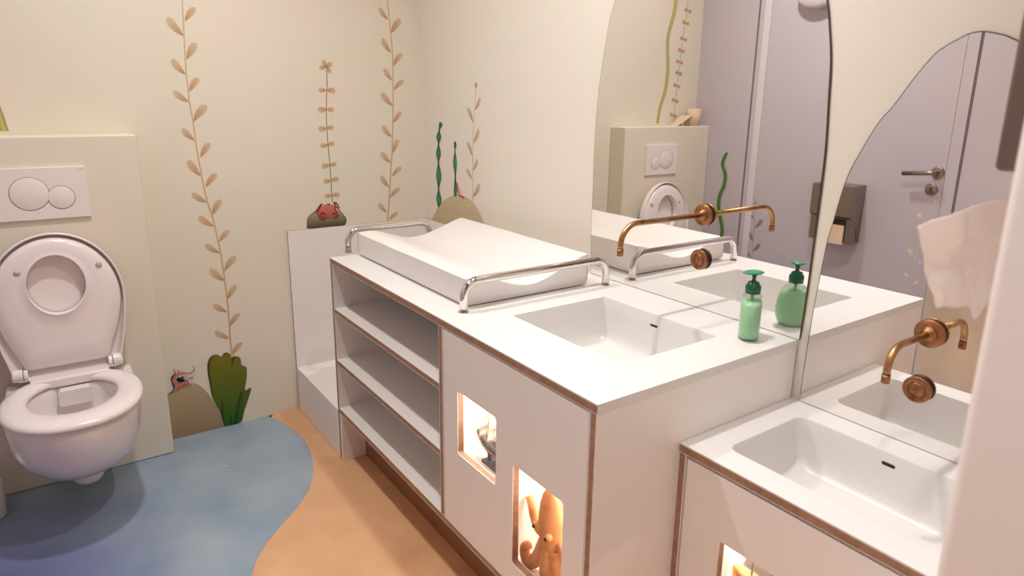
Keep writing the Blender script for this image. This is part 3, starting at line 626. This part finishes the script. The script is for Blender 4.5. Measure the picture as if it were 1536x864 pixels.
# ------------------------------------------------------------------ big cabinet
T = .0185
cab = thing('vanity_cabinet', 'large white laminate cabinet with open shelves and lit display windows', 'cabinet', (-.31, -1.18, 0))
ZT = H1-.0205
MB().board(A, 0, CY0-T, CY0, .001, ZT, 1).build('side_panel', [LAM, PLYY], cab)
MB().board(A, 0, CY1+.0003, CY1+T, .001, ZT, 1).build('side_panel', [LAM, PLYY], cab, label='plain white end panel towards the small sink')
MB().board(A, -.03, -1.285, -1.266, .2085, ZT, 1).build('divider', [LAM, PLYY], cab)
MB().board(A, -.03, CY1+T, CY0-T, .19, .2085, 2).build('bottom_board', [LAM, PLYZ], cab)
MB().board(A+.0005, -.04, -1.266, CY0-T, .570, .588, 2).build('shelf', [LAM, PLYZ], cab, label='upper open shelf')
MB().board(A+.0005, -.04, -1.266, CY0-T, .379, .397, 2).build('shelf', [LAM, PLYZ], cab, label='middle open shelf')
MB().box(-.04, -.03, CY1+T, CY0-T, .2085, ZT).build('back_panel', LAM, cab)
MB().box(-.535, -.523, CY1+T, CY0-T, .001, .19).build('toe_kick', TOEK, cab)
MB().box(A, -.5355, CY0-T-.0135, CY0-T-.0001, .001, .19).build('plinth_return', LAM, cab)
def niche_door(name, parent, x, y0, y1, z0, z1, holes, label=None):
    """door leaf front face at x with display openings; reveals show ply"""
    outer = [(y0, z0), (y1, z0), (y1, z1), (y0, z1)]
    hl = [rr(a, b, c, d, .008) for a, b, c, d in holes]
    return MB().plate(outer, hl, x, x+T, 0, 0, 0, 1, t=.0015).build(name, [LAM, PLYX], parent, label=label)
HA = (-1.532, -1.358, .430, .602); HBn = (-1.777, -1.601, .266, .519)
dr = niche_door('door', cab, A+.001, -1.8418, -1.2885, .2115, .7438, [HA, HBn], 'flush white door with two lit display windows')
LED = emis('led_strip', (255, 240, 224), LEDS)
def niche(parent, x, y0, y1, z0, z1, depth, hole_):
    """white display box behind the door with a pane and an LED bar along its top"""
    mb = MB(); t = .003; xf = x; xb = x+depth
    mb.box(xb, xb+t, y0, y1, z0, z1)
    mb.box(xf, xb, y0-t, y0, z0-t, z1+t); mb.box(xf, xb, y1, y1+t, z0-t, z1+t)
    mb.box(xf, xb, y0, y1, z0-t, z0); mb.box(xf, xb, y0, y1, z1, z1+t)
    nb = mb.build('display_box', BOXW, parent)
    MB().box(x-.004, x-.001, hole_[0]-.006, hole_[1]+.006, hole_[2]-.006, hole_[3]+.006).build('window_pane', PANE, nb)
    MB().box(xb-.022, xb-.008, y0+.01, y1-.01, z1-.006, z1-.001).build('led_bar', LED, nb)
    return nb
niche(cab, A+T+.006, -1.555, -1.296, .402, .625, .10, HA)
niche(cab, A+T+.006, -1.82, -1.575, .250, .535, .14, HBn)

def basin(mb, ox, depth, z, flr=.006):
    x0, x1, y0, y1 = ox
    rs = []
    for ins, dz, r in ((0, 0, .012), (.0012, -.003, .013), (.004, -.04, .016), (.008, -depth+.03, .02), (.012, -depth+.014, .026), (.020, -depth+.004, .032), (.034, -depth, .038), (.09, -depth-.001, .03)):
        rs.append([(p[0], p[1], z+dz) for p in rr(x0+ins, x1-ins, y0+ins, y1-ins, r)])
    cx, cy = (x0+x1)/2, (y0+y1)/2
    rs.append([(cx+(p[0]-cx)*.1, cy+(p[1]-cy)*.1, z-depth-flr) for p in rs[-1]])
    mb.loft(rs, 0, True, False, True)
def countertop(name, label, x0, y0, y1, z, ox, depth, rim, cat='countertop'):
    t = thing(name, label, cat, ((x0)/2, (y0+y1)/2, z-.0202))
    outer = [(x0, y0), (.0045, y0), (.0045, y1), (x0, y1)]
    hl = rr(ox[0], ox[1], ox[2], ox[3], rim)
    mb = MB()
    tris = tessellate_polygon([[Vector((p[0], p[1], 0)) for p in l] for l in (outer, hl)])
    flat = outer+hl
    for h in (z, z-.0202): mb.add([(p[0], p[1], h) for p in flat], [tuple(q) for q in tris], 0)
    n = 4
    for a, b, q in ((z, z-.003, 0), (z-.003, z-.0187, 1), (z-.0187, z-.0202, 0)):
        mb.add([(p[0], p[1], a) for p in outer]+[(p[0], p[1], b) for p in outer], [(i, (i+1) % n, n+(i+1) % n, n+i) for i in range(n)], [0, 0, q, q] if q else 0)
        # only the front (x0) and far edges show the ply
    sl = mb.build('slab', [SOLID, PLYZ], t)
    bm = MB()
    x0_, x1_, y0_, y1_ = ox
    rs = []
    for ins, dz, r in ((0, 0, rim), (.0012, -.003, rim+.001), (.004, -.04, rim+.004), (.008, -depth+.03, rim+.008), (.012, -depth+.014, rim+.014), (.020, -depth+.004, rim+.02), (.034, -depth, rim+.026), (.09, -depth-.001, rim+.015)):
        rs.append([(p[0], p[1], z+dz) for p in rr(x0_+ins, x1_-ins, y0_+ins, y1_-ins, r)])
    cx, cy = (x0_+x1_)/2, (y0_+y1_)/2
    rs.append([(cx+(p[0]-cx)*.1, cy+(p[1]-cy)*.1, z-depth-.005) for p in rs[-1]])
    bm.loft(rs, 0, True, False, True)
    b = bm.build('basin', SOLID, t)
    MB().lathe((cx, cy, z-depth-.0045), [(.001, .0005), (.026, .0005), (.029, .0035), (.018, .0045), (.016, .002), (.001, .002)], seg=32).build('drain', CHROME, b)
    return t, b
OX1 = (-.457, -.140, -1.747, -1.356)
ct, b1 = countertop('countertop', 'long white countertop with sunken basin on the large cabinet', A, CY1, CY0, H1, OX1, .122, .006)
def overflow(parent, x, y, z):
    MB().plate(rr(y-.0135, y+.0135, z-.0037, z+.0037, .0036), [rr(y-.0118, y+.0118, z-.0022, z+.0022, .0021)], x-.0028, x+.0005, 0, 1, 1, 0).plate(rr(y-.012, y+.012, z-.0024, z+.0024, .0022), [], x-.0030, x, 0, 0, 0).build('overflow_slot', [DARK, BRONZE], parent)
overflow(b1, -.1405, -1.550, .737)

# ------------------------------------------------------------------ small low cabinet
B = -.389; H2 = .6225; LY0 = CY1-.0008; LY1 = -2.4185
low = thing('low_vanity_cabinet', 'lower white cabinet under the small sink with lit window', 'cabinet', (-.2, -2.14, 0))
MB().board(B, 0, LY0-T, LY0-.0003, .001, H2-.0205, 1).build('side_panel', [LAM, PLYY], low)
MB().board(B, 0, LY1, LY1+T, .001, H2-.0205, 1).build('side_panel', [LAM, PLYY], low)
HC_ = (-2.156, -1.980, .287, .4595)
niche_door('door', low, B+.0015, LY1+T+.003, LY0-T-.004, .14, H2-.0268, [HC_], 'flush white door with one lit display window')
niche(low, B+T+.006, -2.19, -1.935, .27, .475, .13, HC_)
MB().board(B, -.02, LY1+T, LY0-T, .12, .138, 2).build('bottom_board', [LAM, PLYZ], low)
MB().box(B+.08, B+.09, LY1+T, LY0-T, .001, .12).build('toe_kick', TOEK, low)
OX2 = (-.325, -.068, -2.345, -1.933)
ct2, b2 = countertop('countertop', 'short white countertop with wide basin on the low cabinet', B, LY1, LY0, H2, OX2, .115, .024)
overflow(b2, -.0685, -2.131, .598)

# ------------------------------------------------------------------ display objects
# sailing ship model
SX = -.552
sh = thing('ship_model', 'tiny sailing ship model with white sails in the upper lit window', 'ship model', (SX, -1.43, .4025))
rings = []
for i in range(13):
    f = i/12; y = -1.348-.165*f; w = .017*math.sin(PI*min(1, f*.9+.08))**.6; top = .452+.022*(abs(f-.55)/.55)**2; bot = .424+.022*max(0, (.25-f)/.25)**1.5
    rings.append([(SX-w, y, top), (SX-w*.8, y, (top+bot)/2), (SX, y, bot), (SX+w*.8, y, (top+bot)/2), (SX+w, y, top)])
MB().loft(rings, 0, True, True, True).build('hull', HULL, sh)
mb = MB()
for i in range(12):
    a = rings[i]; b = rings[i+1]
    mb.tube([Vector(a[0])+Vector((-.001, 0, -.004)), Vector(b[0])+Vector((-.001, 0, -.004))], .0012, 6)
mb.build('wale', WOODL, sh)
mb = MB()
for y, h in ((-1.392, .552), (-1.43, .575), (-1.472, .556)): mb.tube([(SX, y, .445), (SX, y, h)], [.0022, .001], 8)
mb.tube([(SX, -1.36, .462), (SX, -1.325, .488)], [.0018, .001], 8); mb.tube([(SX, -1.505, .47), (SX, -1.525, .49)], .0012, 8)
for y, zz in ((-1.392, (.478, .505, .53)), (-1.43, (.48, .512, .543)), (-1.472, (.478, .506, .532))):
    for k, z in enumerate(zz): mb.tube([(SX-.03+.005*k, y-.004, z), (SX+.03-.005*k, y+.004, z)], .0009, 6)
mb.build('masts', WOODL, sh)
for y, zz in ((-1.392, (.478, .505, .53)), (-1.43, (.48, .512, .543)), (-1.472, (.478, .506, .532))):
    for k in range(2):
        z0, z1 = zz[k], zz[k+1]; mb = MB(); rs = []
        for i in range(5):
            f = i/4; wz = z0+(z1-z0)*f
            rs.append([(SX+(-.028+.004*(k+f))*(1-2*j/6), y+.002+.007*math.sin(PI*f)*math.cos((j/6-.5)*PI), wz) for j in range(7)])
        o = mb.loft(rs, 0, True, closed=False).build('sail', SAIL, sh); so = o.modifiers.new('s', 'SOLIDIFY'); so.thickness = .0008
mb = MB(); mb.box(SX-.016, SX+.016, -1.455, -1.385, .403, .410); mb.box(SX-.004, SX+.004, -1.40, -1.394, .41, .434); mb.box(SX-.004, SX+.004, -1.448, -1.442, .41, .434)
mb.build('stand', HULL, sh)
# orange plush octopus
OXc = -.568
oc = thing('plush_octopus', 'orange plush octopus with black eyes in the lower lit window', 'plush toy', (OXc, -1.655, .2535))
mb = MB()
prof = [(.004, .474), (.018, .470), (.027, .458), (.034, .438), (.038, .415), (.039, .395), (.038, .375), (.036, .355), (.036, .335), (.035, .315), (.028, .30), (.01, .295)]
rs = []
for r, z in prof:
    yc = -1.672-.02*(.42-z); r *= .80
    rs.append([(OXc+r*.8*math.cos(2*PI*j/24), yc+r*math.sin(2*PI*j/24), z) for j in range(24)])
mb.loft(rs, 0, True, True, True)
def arm(pts, r0, r1):
    p = catmull([(a, b-.026, c) for a, b, c in pts], 6); n = len(p); mb.tube(p, [r0+(r1-r0)*i/(n-1) for i in range(n)], 14)
arm([(OXc, -1.63, .33), (OXc-.01, -1.618, .29), (OXc-.016, -1.600, .268), (OXc-.018, -1.582, .272), (OXc-.018, -1.576, .292), (OXc-.018, -1.586, .305), (OXc-.018, -1.594, .298)], .019, .008)
arm([(OXc-.004, -1.652, .33), (OXc-.016, -1.656, .29), (OXc-.016, -1.662, .26), (OXc-.016, -1.69, .2655)], .02, .011)
arm([(OXc, -1.67, .33), (OXc-.008, -1.69, .30), (OXc-.012, -1.71, .27), (OXc-.012, -1.735, .27)], .019, .009)
arm([(OXc+.01, -1.68, .35), (OXc, -1.705, .345), (OXc-.002, -1.735, .33), (OXc-.002, -1.75, .36)], .017, .008)
arm([(OXc+.01, -1.64, .345), (OXc+.004, -1.604, .350), (OXc+.002, -1.586, .372), (OXc+.002, -1.574, .398), (OXc+.002, -1.562, .414)], .014, .010)
arm([(OXc+.02, -1.66, .33), (OXc+.03, -1.67, .28), (OXc+.035, -1.70, .266)], .018, .010)
body = mb.build('body', OCTO, oc, weld=False)
for y, z in ((-1.652, .384), (-1.695, .376)):
    e = MB().lathe((OXc-.026, y, z), [(.001, -.006), (.005, -.0052), (.0085, -.002), (.0095, .002), (.008, .008)], 'x', 20).build('eyelid', OCTO, oc)
    MB().lathe((OXc-.031, y, z), [(.0005, -.0045), (.003, -.0038), (.0045, -.001), (.0045, .002)], 'x', 16).build('eye', BLACKP, e)
# little boat in the low window
bt = thing('toy_boat', 'small toy boat with white sail in the low cabinet window', 'toy boat', (-.33, -2.03, .2702))
rs = []
for i in range(9):
    f = i/8; y = -1.985-.10*f; w = .02*math.sin(PI*(f*.86+.07))**.7
    rs.append([(-.335-w, y, .377+.01*(2*f-1)**2), (-.335-w*.6, y, .355), (-.335, y, .347), (-.335+w*.6, y, .355), (-.335+w, y, .377+.01*(2*f-1)**2)])
MB().loft(rs, 0, True, True, True).build('hull', mottled('orange_toy_paint', [(226, 158, 84), (236, 176, 104)], 20, .5), bt)
MB().tube([(-.335, -2.025, .38), (-.335, -2.025, .452)], .0016, 8).box(-.345, -.325, -2.06, -2.0, .2703, .277).tube([(-.335, -2.03, .275), (-.335, -2.03, .366)], .003, 8).build('mast', WOODL, bt)
o = MB().add([(-.336, -2.004, .398), (-.336, -2.022, .449), (-.336, -2.082, .398)], [(0, 1, 2)]).build('sail', SAIL, bt); so = o.modifiers.new('s', 'SOLIDIFY'); so.thickness = .0012

cdm = MB().box(-.262, -.259, -2.185, -2.0, .2703, .47)
for k, (y, z) in enumerate(((-2.03, .455), (-2.045, .44), (-2.06, .43), (-2.075, .415), (-2.11, .44), (-2.13, .40))):
    cdm.tube([(-.2625, y, z), (-.2625, y-.008, z-.003), (-.2625, y-.011, z-.010)], .0014, 6, m=1)
tag(cdm.build('backdrop_card', [mat('slate_card', (138, 134, 142), .7), SAIL], org=(-.26, -2.09, .2703)), 'grey card with white squiggles behind the toy boat', 'card')

# ------------------------------------------------------------------ changing mat and rails
MX0, MX1, MY0, MY1 = -.526, -.104, -1.238, -.512
mb = MB(); NX, NY = 44, 60
def matz(u, v):
    """u: front->back 0..1, v: far->near 0..1; height above counter"""
    pr = [(0, .081), (.05, .084), (.14, .083), (.26, .066), (.42, .045), (.55, .044), (.7, .060), (.86, .084), (.96, .098), (1, .100)]
    for (a, x), (b, y) in zip(pr, pr[1:]):
        if a <= u <= b:
            t = (u-a)/(b-a); t = t*t*(3-2*t) if False else t; z = x+(y-x)*t; break
    return z-.008*v*(1-abs(2*u-1))
def smoothz(u, v): return sum(matz(min(1, max(0, u+d)), v) for d in (-.06, -.03, 0, .03, .06))/5
top = []; zc = H1+.0025
for j in range(NY+1):
    row = []
    for i in range(NX+1):
        u = i/NX; v = j/NY; x = MX0+(MX1-MX0)*u; y = MY1+(MY0-MY1)*v
        e = min(u*(MX1-MX0), (1-u)*(MX1-MX0), v*(MY1-MY0), (1-v)*(MY1-MY0))
        z = smoothz(u, v)-(.006*(1-min(1, e/.010))**2)+.0012*noise.noise(Vector((x*9, y*9, 0)))
        row.append((x, y, zc+z))
    top.append(row)
vs = [p for r in top for p in r]; w = NX+1
fs = [(j*w+i, j*w+i+1, (j+1)*w+i+1, (j+1)*w+i) for j in range(NY) for i in range(NX)]
mb.add(vs, fs, 0, True)
per = [top[0][i] for i in range(w)]+[top[j][NX] for j in range(1, NY+1)]+[top[NY][i] for i in range(NX-1, -1, -1)]+[top[j][0] for j in range(NY-1, 0, -1)]
cx, cy = (MX0+MX1)/2, (MY0+MY1)/2
def inset(p, d): return (p[0]+(d if p[0] < MX0+.001 else -d if p[0] > MX1-.001 else 0), p[1]+(d if p[1] < MY0+.001 else -d if p[1] > MY1-.001 else 0))
rs = [per]
for fz, d in ((.75, -.0015), (.4, -.002), (.12, -.001), (.03, .002), (0, .005)):
    rs.append([(*inset(p, d), zc+(p[2]-zc)*fz) for p in per])
mb.loft(rs, 0, True, False, True)
o = mb.build('changing_mat', VINYL, org=((MX0+MX1)/2, (MY0+MY1)/2, zc), weld=False)
tag(o, 'white padded contoured baby changing mat lying between two chrome rails', 'changing mat')

def rail(x0, x1, y, label):
    t = thing('grab_rail', label, 'rail', ((x0+x1)/2, y, H1), 'chrome rails at both ends of the changing mat')
    p = arc_path([(x0, y, H1+.002), (x0, y, H1+.081), (x1, y, H1+.081), (x1, y, H1+.002)], .042, 12)
    MB().tube(p, .0112, 24).build('rail_tube', CHROME, t)
    for x in (x0, x1):
        MB().lathe((x, y, H1), [(.0112, .0003), (.0128, .0003), (.0128, .0018), (.0112, .0022)], seg=32).build('foot_ring', CHROME, t)
rail(-.549, -.056, -1.268, 'chrome grab rail at the sink end of the changing mat')
rail(-.540, -.215, -.452, 'chrome grab rail at the far end of the changing mat')

# ------------------------------------------------------------------ mirrors
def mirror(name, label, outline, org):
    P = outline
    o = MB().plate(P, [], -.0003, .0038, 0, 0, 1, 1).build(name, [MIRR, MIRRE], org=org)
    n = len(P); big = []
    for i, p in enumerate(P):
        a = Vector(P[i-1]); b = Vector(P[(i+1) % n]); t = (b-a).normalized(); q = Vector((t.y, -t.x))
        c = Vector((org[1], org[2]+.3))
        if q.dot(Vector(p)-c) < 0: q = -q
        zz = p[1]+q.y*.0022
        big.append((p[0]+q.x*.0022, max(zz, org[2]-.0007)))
    MB().plate(big, [], .0009, .0049, 0, 0, 0, 0).build('edge_reflection_rim', MIRRE, o, label='thin dark rim painted for the mirror edge reflection')  # dark rim added in place of the reflection along the bevelled edge
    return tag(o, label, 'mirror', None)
left = [(-1.140, .7695), (-1.136, .84)]+MIRROR1_L+[(-1.235, 1.70), (-1.30, 1.83), (-1.39, 1.92)]
right = [(-1.60, 1.90), (-1.70, 1.79), (-1.775, 1.66), (-1.812, 1.58), (-1.836, 1.514), (-1.848, 1.461), (-1.860, 1.393), (-1.866, 1.311), (-1.8725, 1.213), (-1.8735, 1.127), (-1.8725, 1.007), (-1.871, .883), (-1.8675, .7695)]
crv = [(p.x, p.y) for p in catmull([(a, b, 0) for a, b in left+[(-1.50, 1.945)]+right], 5)]
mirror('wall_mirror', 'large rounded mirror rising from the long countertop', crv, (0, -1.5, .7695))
l2 = [(-1.888, .624), (-1.891, .76), (-1.895, .857), (-1.905, .998), (-1.913, 1.051), (-1.930, 1.147), (-1.951, 1.204), (-1.980, 1.266), (-2.004, 1.299), (-2.034, 1.349), (-2.063, 1.391), (-2.083, 1.408), (-2.104, 1.42), (-2.119, 1.427), (-2.138, 1.429), (-2.161, 1.424), (-2.182, 1.416), (-2.215, 1.395), (-2.26, 1.345), (-2.31, 1.26), (-2.35, 1.15), (-2.38, 1.0), (-2.395, .85), (-2.40, .624)]
crv = [(p.x, p.y) for p in catmull([(a, b, 0) for a, b in l2], 5)]
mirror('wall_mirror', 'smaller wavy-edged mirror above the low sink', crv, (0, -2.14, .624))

# ------------------------------------------------------------------ taps
def faucet(y, z, xs, drop, label, R=.05, r=.0068):
    t = thing('wall_faucet', label, 'tap', (0, y, z))
    MB().lathe((-.0006, y, z), [(.001, 0), (.0245, 0), (.0245, -.004), (.0275, -.0045)], 'x', 48).build('backing_ring', BRONZE, t)
    MB().lathe((-.0046, y, z), [(.0275, 0), (.0285, -.001), (.0285, -.005), (.027, -.007), (.001, -.007)], 'x', 56).build('rosette', COPPER, t)
    MB().lathe((-.0116, y, z), [(.0155, 0), (.0155, -.003), (.0145, -.0045), (.0115, -.0045), (.0105, -.012), (.001, -.012)], 'x', 40).build('collar', COPPER, t)
    p = arc_path([(-.018, y, z), (xs, y, z+.001), (xs-.001, y, z-drop+.016)], R, 14)
    MB().tube(p, r, 24).build('spout', BRASS, t)
    MB().tube([(xs-.001, y, z-drop+.016), (xs-.001, y, z-drop)], r+.0008, 24).build('outlet', COPPER, t)
faucet(-1.570, 1.0205, -.297, .073, 'long aged-brass wall tap spout over the large sink')
faucet(-2.140, .868, -.160, .066, 'short aged-brass wall tap spout over the small low sink', R=.042)
def knob(y, z, label):
    t = thing('tap_control', label, 'tap button', (0, y, z))
    MB().lathe((-.0006, y, z), [(.001, 0), (.0262, 0), (.0262, -.006), (.0272, -.007)], 'x', 48).build('backing_ring', BRONZE, t)
    MB().lathe((-.0076, y, z), [(.0272, 0), (.0272, -.0035), (.0262, -.005), (.0168, -.005), (.0165, -.0042), (.0158, -.0042), (.0155, -.005), (.001, -.005)], 'x', 56).build('face', COPPER, t)
    MB().lathe((-.0119, y, z), [(.0168, .0), (.0168, -.0008), (.0157, -.0008), (.0157, 0), (.0168, 0)], 'x', 56).build('groove', BRONZE, t)
    for k in (-1, 0, 1):
        MB().lathe((-.0125, y, z+k*.0054), [(.0005, -.0012), (.0013, -.0010), (.0013, .0006)], 'x', 12).build('dot', DARK, t)
knob(-1.569, .902, 'round copper tap control with three dots above the large sink')
knob(-2.135, .748, 'round copper tap control with three dots above the small sink')

# ------------------------------------------------------------------ soap
SB = (-.086, -1.7915, H1); ANG = math.atan2(.56, .83)
so = thing('soap_dispenser', 'pump bottle of pale green soap by the large mirror', 'soap bottle', SB)
bodyp = [(.026, .001), (.033, .004), (.037, .014), (.0425, .03), (.0435, .048), (.041, .068), (.036, .084), (.029, .096), (.021, .104), (.016, .108), (.0145, .110), (.0145, .114)]
def bottle(prof, mat_, nm, par, inset=0.):
    rs = []
    for r, h in prof:
        b_ = min(r, .0235 if h > .003 else .021)-inset; r = max(.001, r-inset); b_ = max(.001, b_); a = []
        if h > .1: b_ = min(b_, r)
        elif h > .085: b_ = min(b_, .0235-(h-.085)*.25)
        for j in range(48):
            q = 2*PI*j/48; c, s_ = math.cos(q), math.sin(q); u = r*math.copysign(abs(c)**.85, c); w = b_*math.copysign(abs(s_)**.85, s_)
            a.append((SB[0]+u*math.cos(ANG)-w*math.sin(ANG), SB[1]+u*math.sin(ANG)+w*math.cos(ANG), SB[2]+h))
        rs.append(a)
    return MB().loft(rs, 0, True, True, nm != 'bottle').build(nm, mat_, par)
bb = bottle(bodyp, CLEAR, 'bottle', so)
lq = [(.024, .003), (.032, .006), (.0365, .015), (.0418, .03), (.0428, .048), (.0402, .068), (.0355, .083), (.031, .091), (.001, .0915)]
bottle(lq, SOAPG, 'liquid_soap', bb, .0009)
MB().tube([(SB[0], SB[1], H1+.085), (SB[0], SB[1], H1+.112)], .0038, 12).build('dip_tube', TUBEG, bb)
MB().lathe(SB, [(.001, .110), (.0172, .110), (.0176, .122), (.017, .128), (.0135, .131), (.0125, .136), (.0058, .138), (.0052, .140)], seg=40).build('cap', CAPG, so)
MB().lathe(SB, [(.0044, .137), (.0044, .148), (.0072, .156), (.001, .156)], seg=24).build('pump_stem', CAPG, so)
hp_ = MB(); rs = []
a2 = math.radians(148)
for s_, h in ((.001, .1542), (.45, .1545), (.85, .1565), (1, .1590), (.92, .1608), (.6, .1625), (.001, .1636)):
    ring = []
    for j in range(40):
        q = 2*PI*j/40; u = .0245*math.cos(q)*s_+.003*s_; w = .018*math.sin(q)*s_
        ring.append((SB[0]+u*math.cos(a2)-w*math.sin(a2), SB[1]+u*math.sin(a2)+w*math.cos(a2), H1+h-.002*max(0, math.cos(q))*s_))
    rs.append(ring)
hp_.loft(rs, 0, True).build('pump_head', HEADG, so)

# ------------------------------------------------------------------ steel things on the walls
dp = thing('towel_dispenser', 'brushed steel towel dispenser on lilac door, seen in the mirrors', 'dispenser', (XL+.004, -.955, .655))
MB().plate([(XL+.0045, .655), (XL+.0045, .935), (XL+.112, .932), (XL+.112, .785), (XL+.095, .775), (XL+.095, .66), (XL+.085, .655)], [rr(XL+.03, XL+.032, .67, .672, .0009)], -1.06, -.852, 1, 0, 0, 0).build('housing', STEEL, dp, bevel=.002)
MB().box(XL+.094, XL+.0965, -1.035, -.93, .665, .772).build('slot', DARK, dp)
MB().box(XL+.096, XL+.104, -1.03, -.95, .650, .742).build('paper_stack', ROLL, dp, bevel=.001)
wb = thing('waste_bin', 'brushed steel waste bin on the lilac wall right of the door', 'bin', (XL+.1, -1.64, .02))
MB().box(XL+.001, XL+.16, -1.86, -1.453, .02, .56).build('bin_body', mottled('brushed_bin_steel', [(214, 202, 184), (200, 188, 170)], 9, .4, .1, 90, metal=.2, stretch=(1, 1, .08)), wb, bevel=.006)
MB().box(XL+.01, XL+.15, -1.84, -1.473, .5605, .568).build('bin_flap', STEELD, wb)
d2 = thing('towel_dispenser', 'dark steel towel dispenser close to viewer at the top right edge', 'dispenser', (-.18, -2.36, 1.21))
MB().box(-.316, -.05, -2.4195, -2.303, 1.215, 1.62).build('housing', STEELD, d2, bevel=.008, seg=3)
MB().box(-.29, -.08, -2.415, -2.325, 1.175, 1.2148).build('lower_lip', STEELD, d2, bevel=.006)
# hanging paper towel
mb = MB(); NU, NV_ = 40, 30
lt = [(-.437, 1.143), (-.403, 1.097), (-.365, 1.052), (-.335, 1.012)]
bot = [(-.335, 1.016), (-.322, 1.008), (-.30, 1.010), (-.27, 1.003), (-.24, .998), (-.205, .994), (-.185, .988), (-.168, .962), (-.158, .968), (-.15, .99), (-.12, 1.01), (-.09, 1.03)]
def il(P, t):
    t *= len(P)-1; i = min(int(t), len(P)-2); f = t-i
    return (P[i][0]+(P[i+1][0]-P[i][0])*f, P[i][1]+(P[i+1][1]-P[i][1])*f)
rs = []
for j in range(NV_+1):
    v = j/NV_; row = []
    for i in range(NU+1):
        u = i/NU
        tp = (-.437+.345*u, 1.143+.036*u); bt_ = il(bot, u); lf = il(lt, v)
        x = tp[0]+(bt_[0]-tp[0])*v; z = tp[1]+(bt_[1]-tp[1])*v
        x += (lf[0]-(tp[0]+(bt_[0]-tp[0])*v))*(1-u)**2*.6; z += (lf[1]-z)*(1-u)**3*.4
        g = min(1, u*3+v*2.5); y = -2.27+g*(.012*noise.noise(Vector((u*3.1, v*2.3, .4)))+.0035*noise.noise(Vector((u*9, v*7, 2))))-.12*max(0, u-.5)*(1-v)**1.5
        row.append((x, y, z))
    rs.append(row)
mb.loft(rs, 0, True, closed=False)
o = mb.build('paper_towel', PAPER, org=(-.25, -2.27, 1.07), recalc=False); sm = o.modifiers.new('s', 'SOLIDIFY'); sm.thickness = .0004
tag(o, 'crumpled white paper towel hanging in front of the small mirror', 'paper towel')

# tiny white scrap on the floor
sc_ = MB().box(-1.0, -.984, -.319, -.3155, .001, .0016).build('paper_scrap', PAPER, org=(-.99, -.317, .0008)); tag(sc_, 'tiny white paper scrap lying on the blue floor', 'paper scrap')

# ------------------------------------------------------------------ world, camera, view
wd = bpy.data.worlds.new('w'); bpy.context.scene.world = wd; wd.use_nodes = True
wd.node_tree.nodes['Background'].inputs[0].default_value = (.02, .02, .02, 1)
yaw, pitch, roll = -.6113186, -.2418622, .0130876
f = Vector((-math.sin(yaw)*math.cos(pitch), math.cos(yaw)*math.cos(pitch), math.sin(pitch)))
r = f.cross(Vector((0, 0, 1))).normalized(); u = r.cross(f)
r2 = r*math.cos(roll)+u*math.sin(roll); u2 = -r*math.sin(roll)+u*math.cos(roll)
cd = bpy.data.cameras.new('camera'); co = bpy.data.objects.new('camera', cd); C.objects.link(co)
co.matrix_world = Matrix(((r2.x, u2.x, -f.x, -1.38789), (r2.y, u2.y, -f.y, -2.67954), (r2.z, u2.z, -f.z, 1.29977), (0, 0, 0, 1)))
cd.sensor_width = 36; cd.lens = 995.862*36/1536; cd.shift_y = -34.345/1536; cd.clip_start = .02
cd.dof.use_dof = True; cd.dof.focus_distance = 2.0; cd.dof.aperture_fstop = 3.2
S = bpy.context.scene; S.camera = co
S.view_settings.view_transform = 'Standard'; S.view_settings.look = 'None'; S.view_settings.gamma = 1
S.view_settings.exposure = EXPO; S.view_settings.use_curve_mapping = False
S.cycles.use_denoising = True; S.cycles.max_bounces = 14; S.cycles.diffuse_bounces = 6; S.cycles.glossy_bounces = 6
S.cycles.transparent_max_bounces = 12; S.cycles.caustics_reflective = True; S.cycles.blur_glossy = .3; S.cycles.sample_clamp_indirect = 6
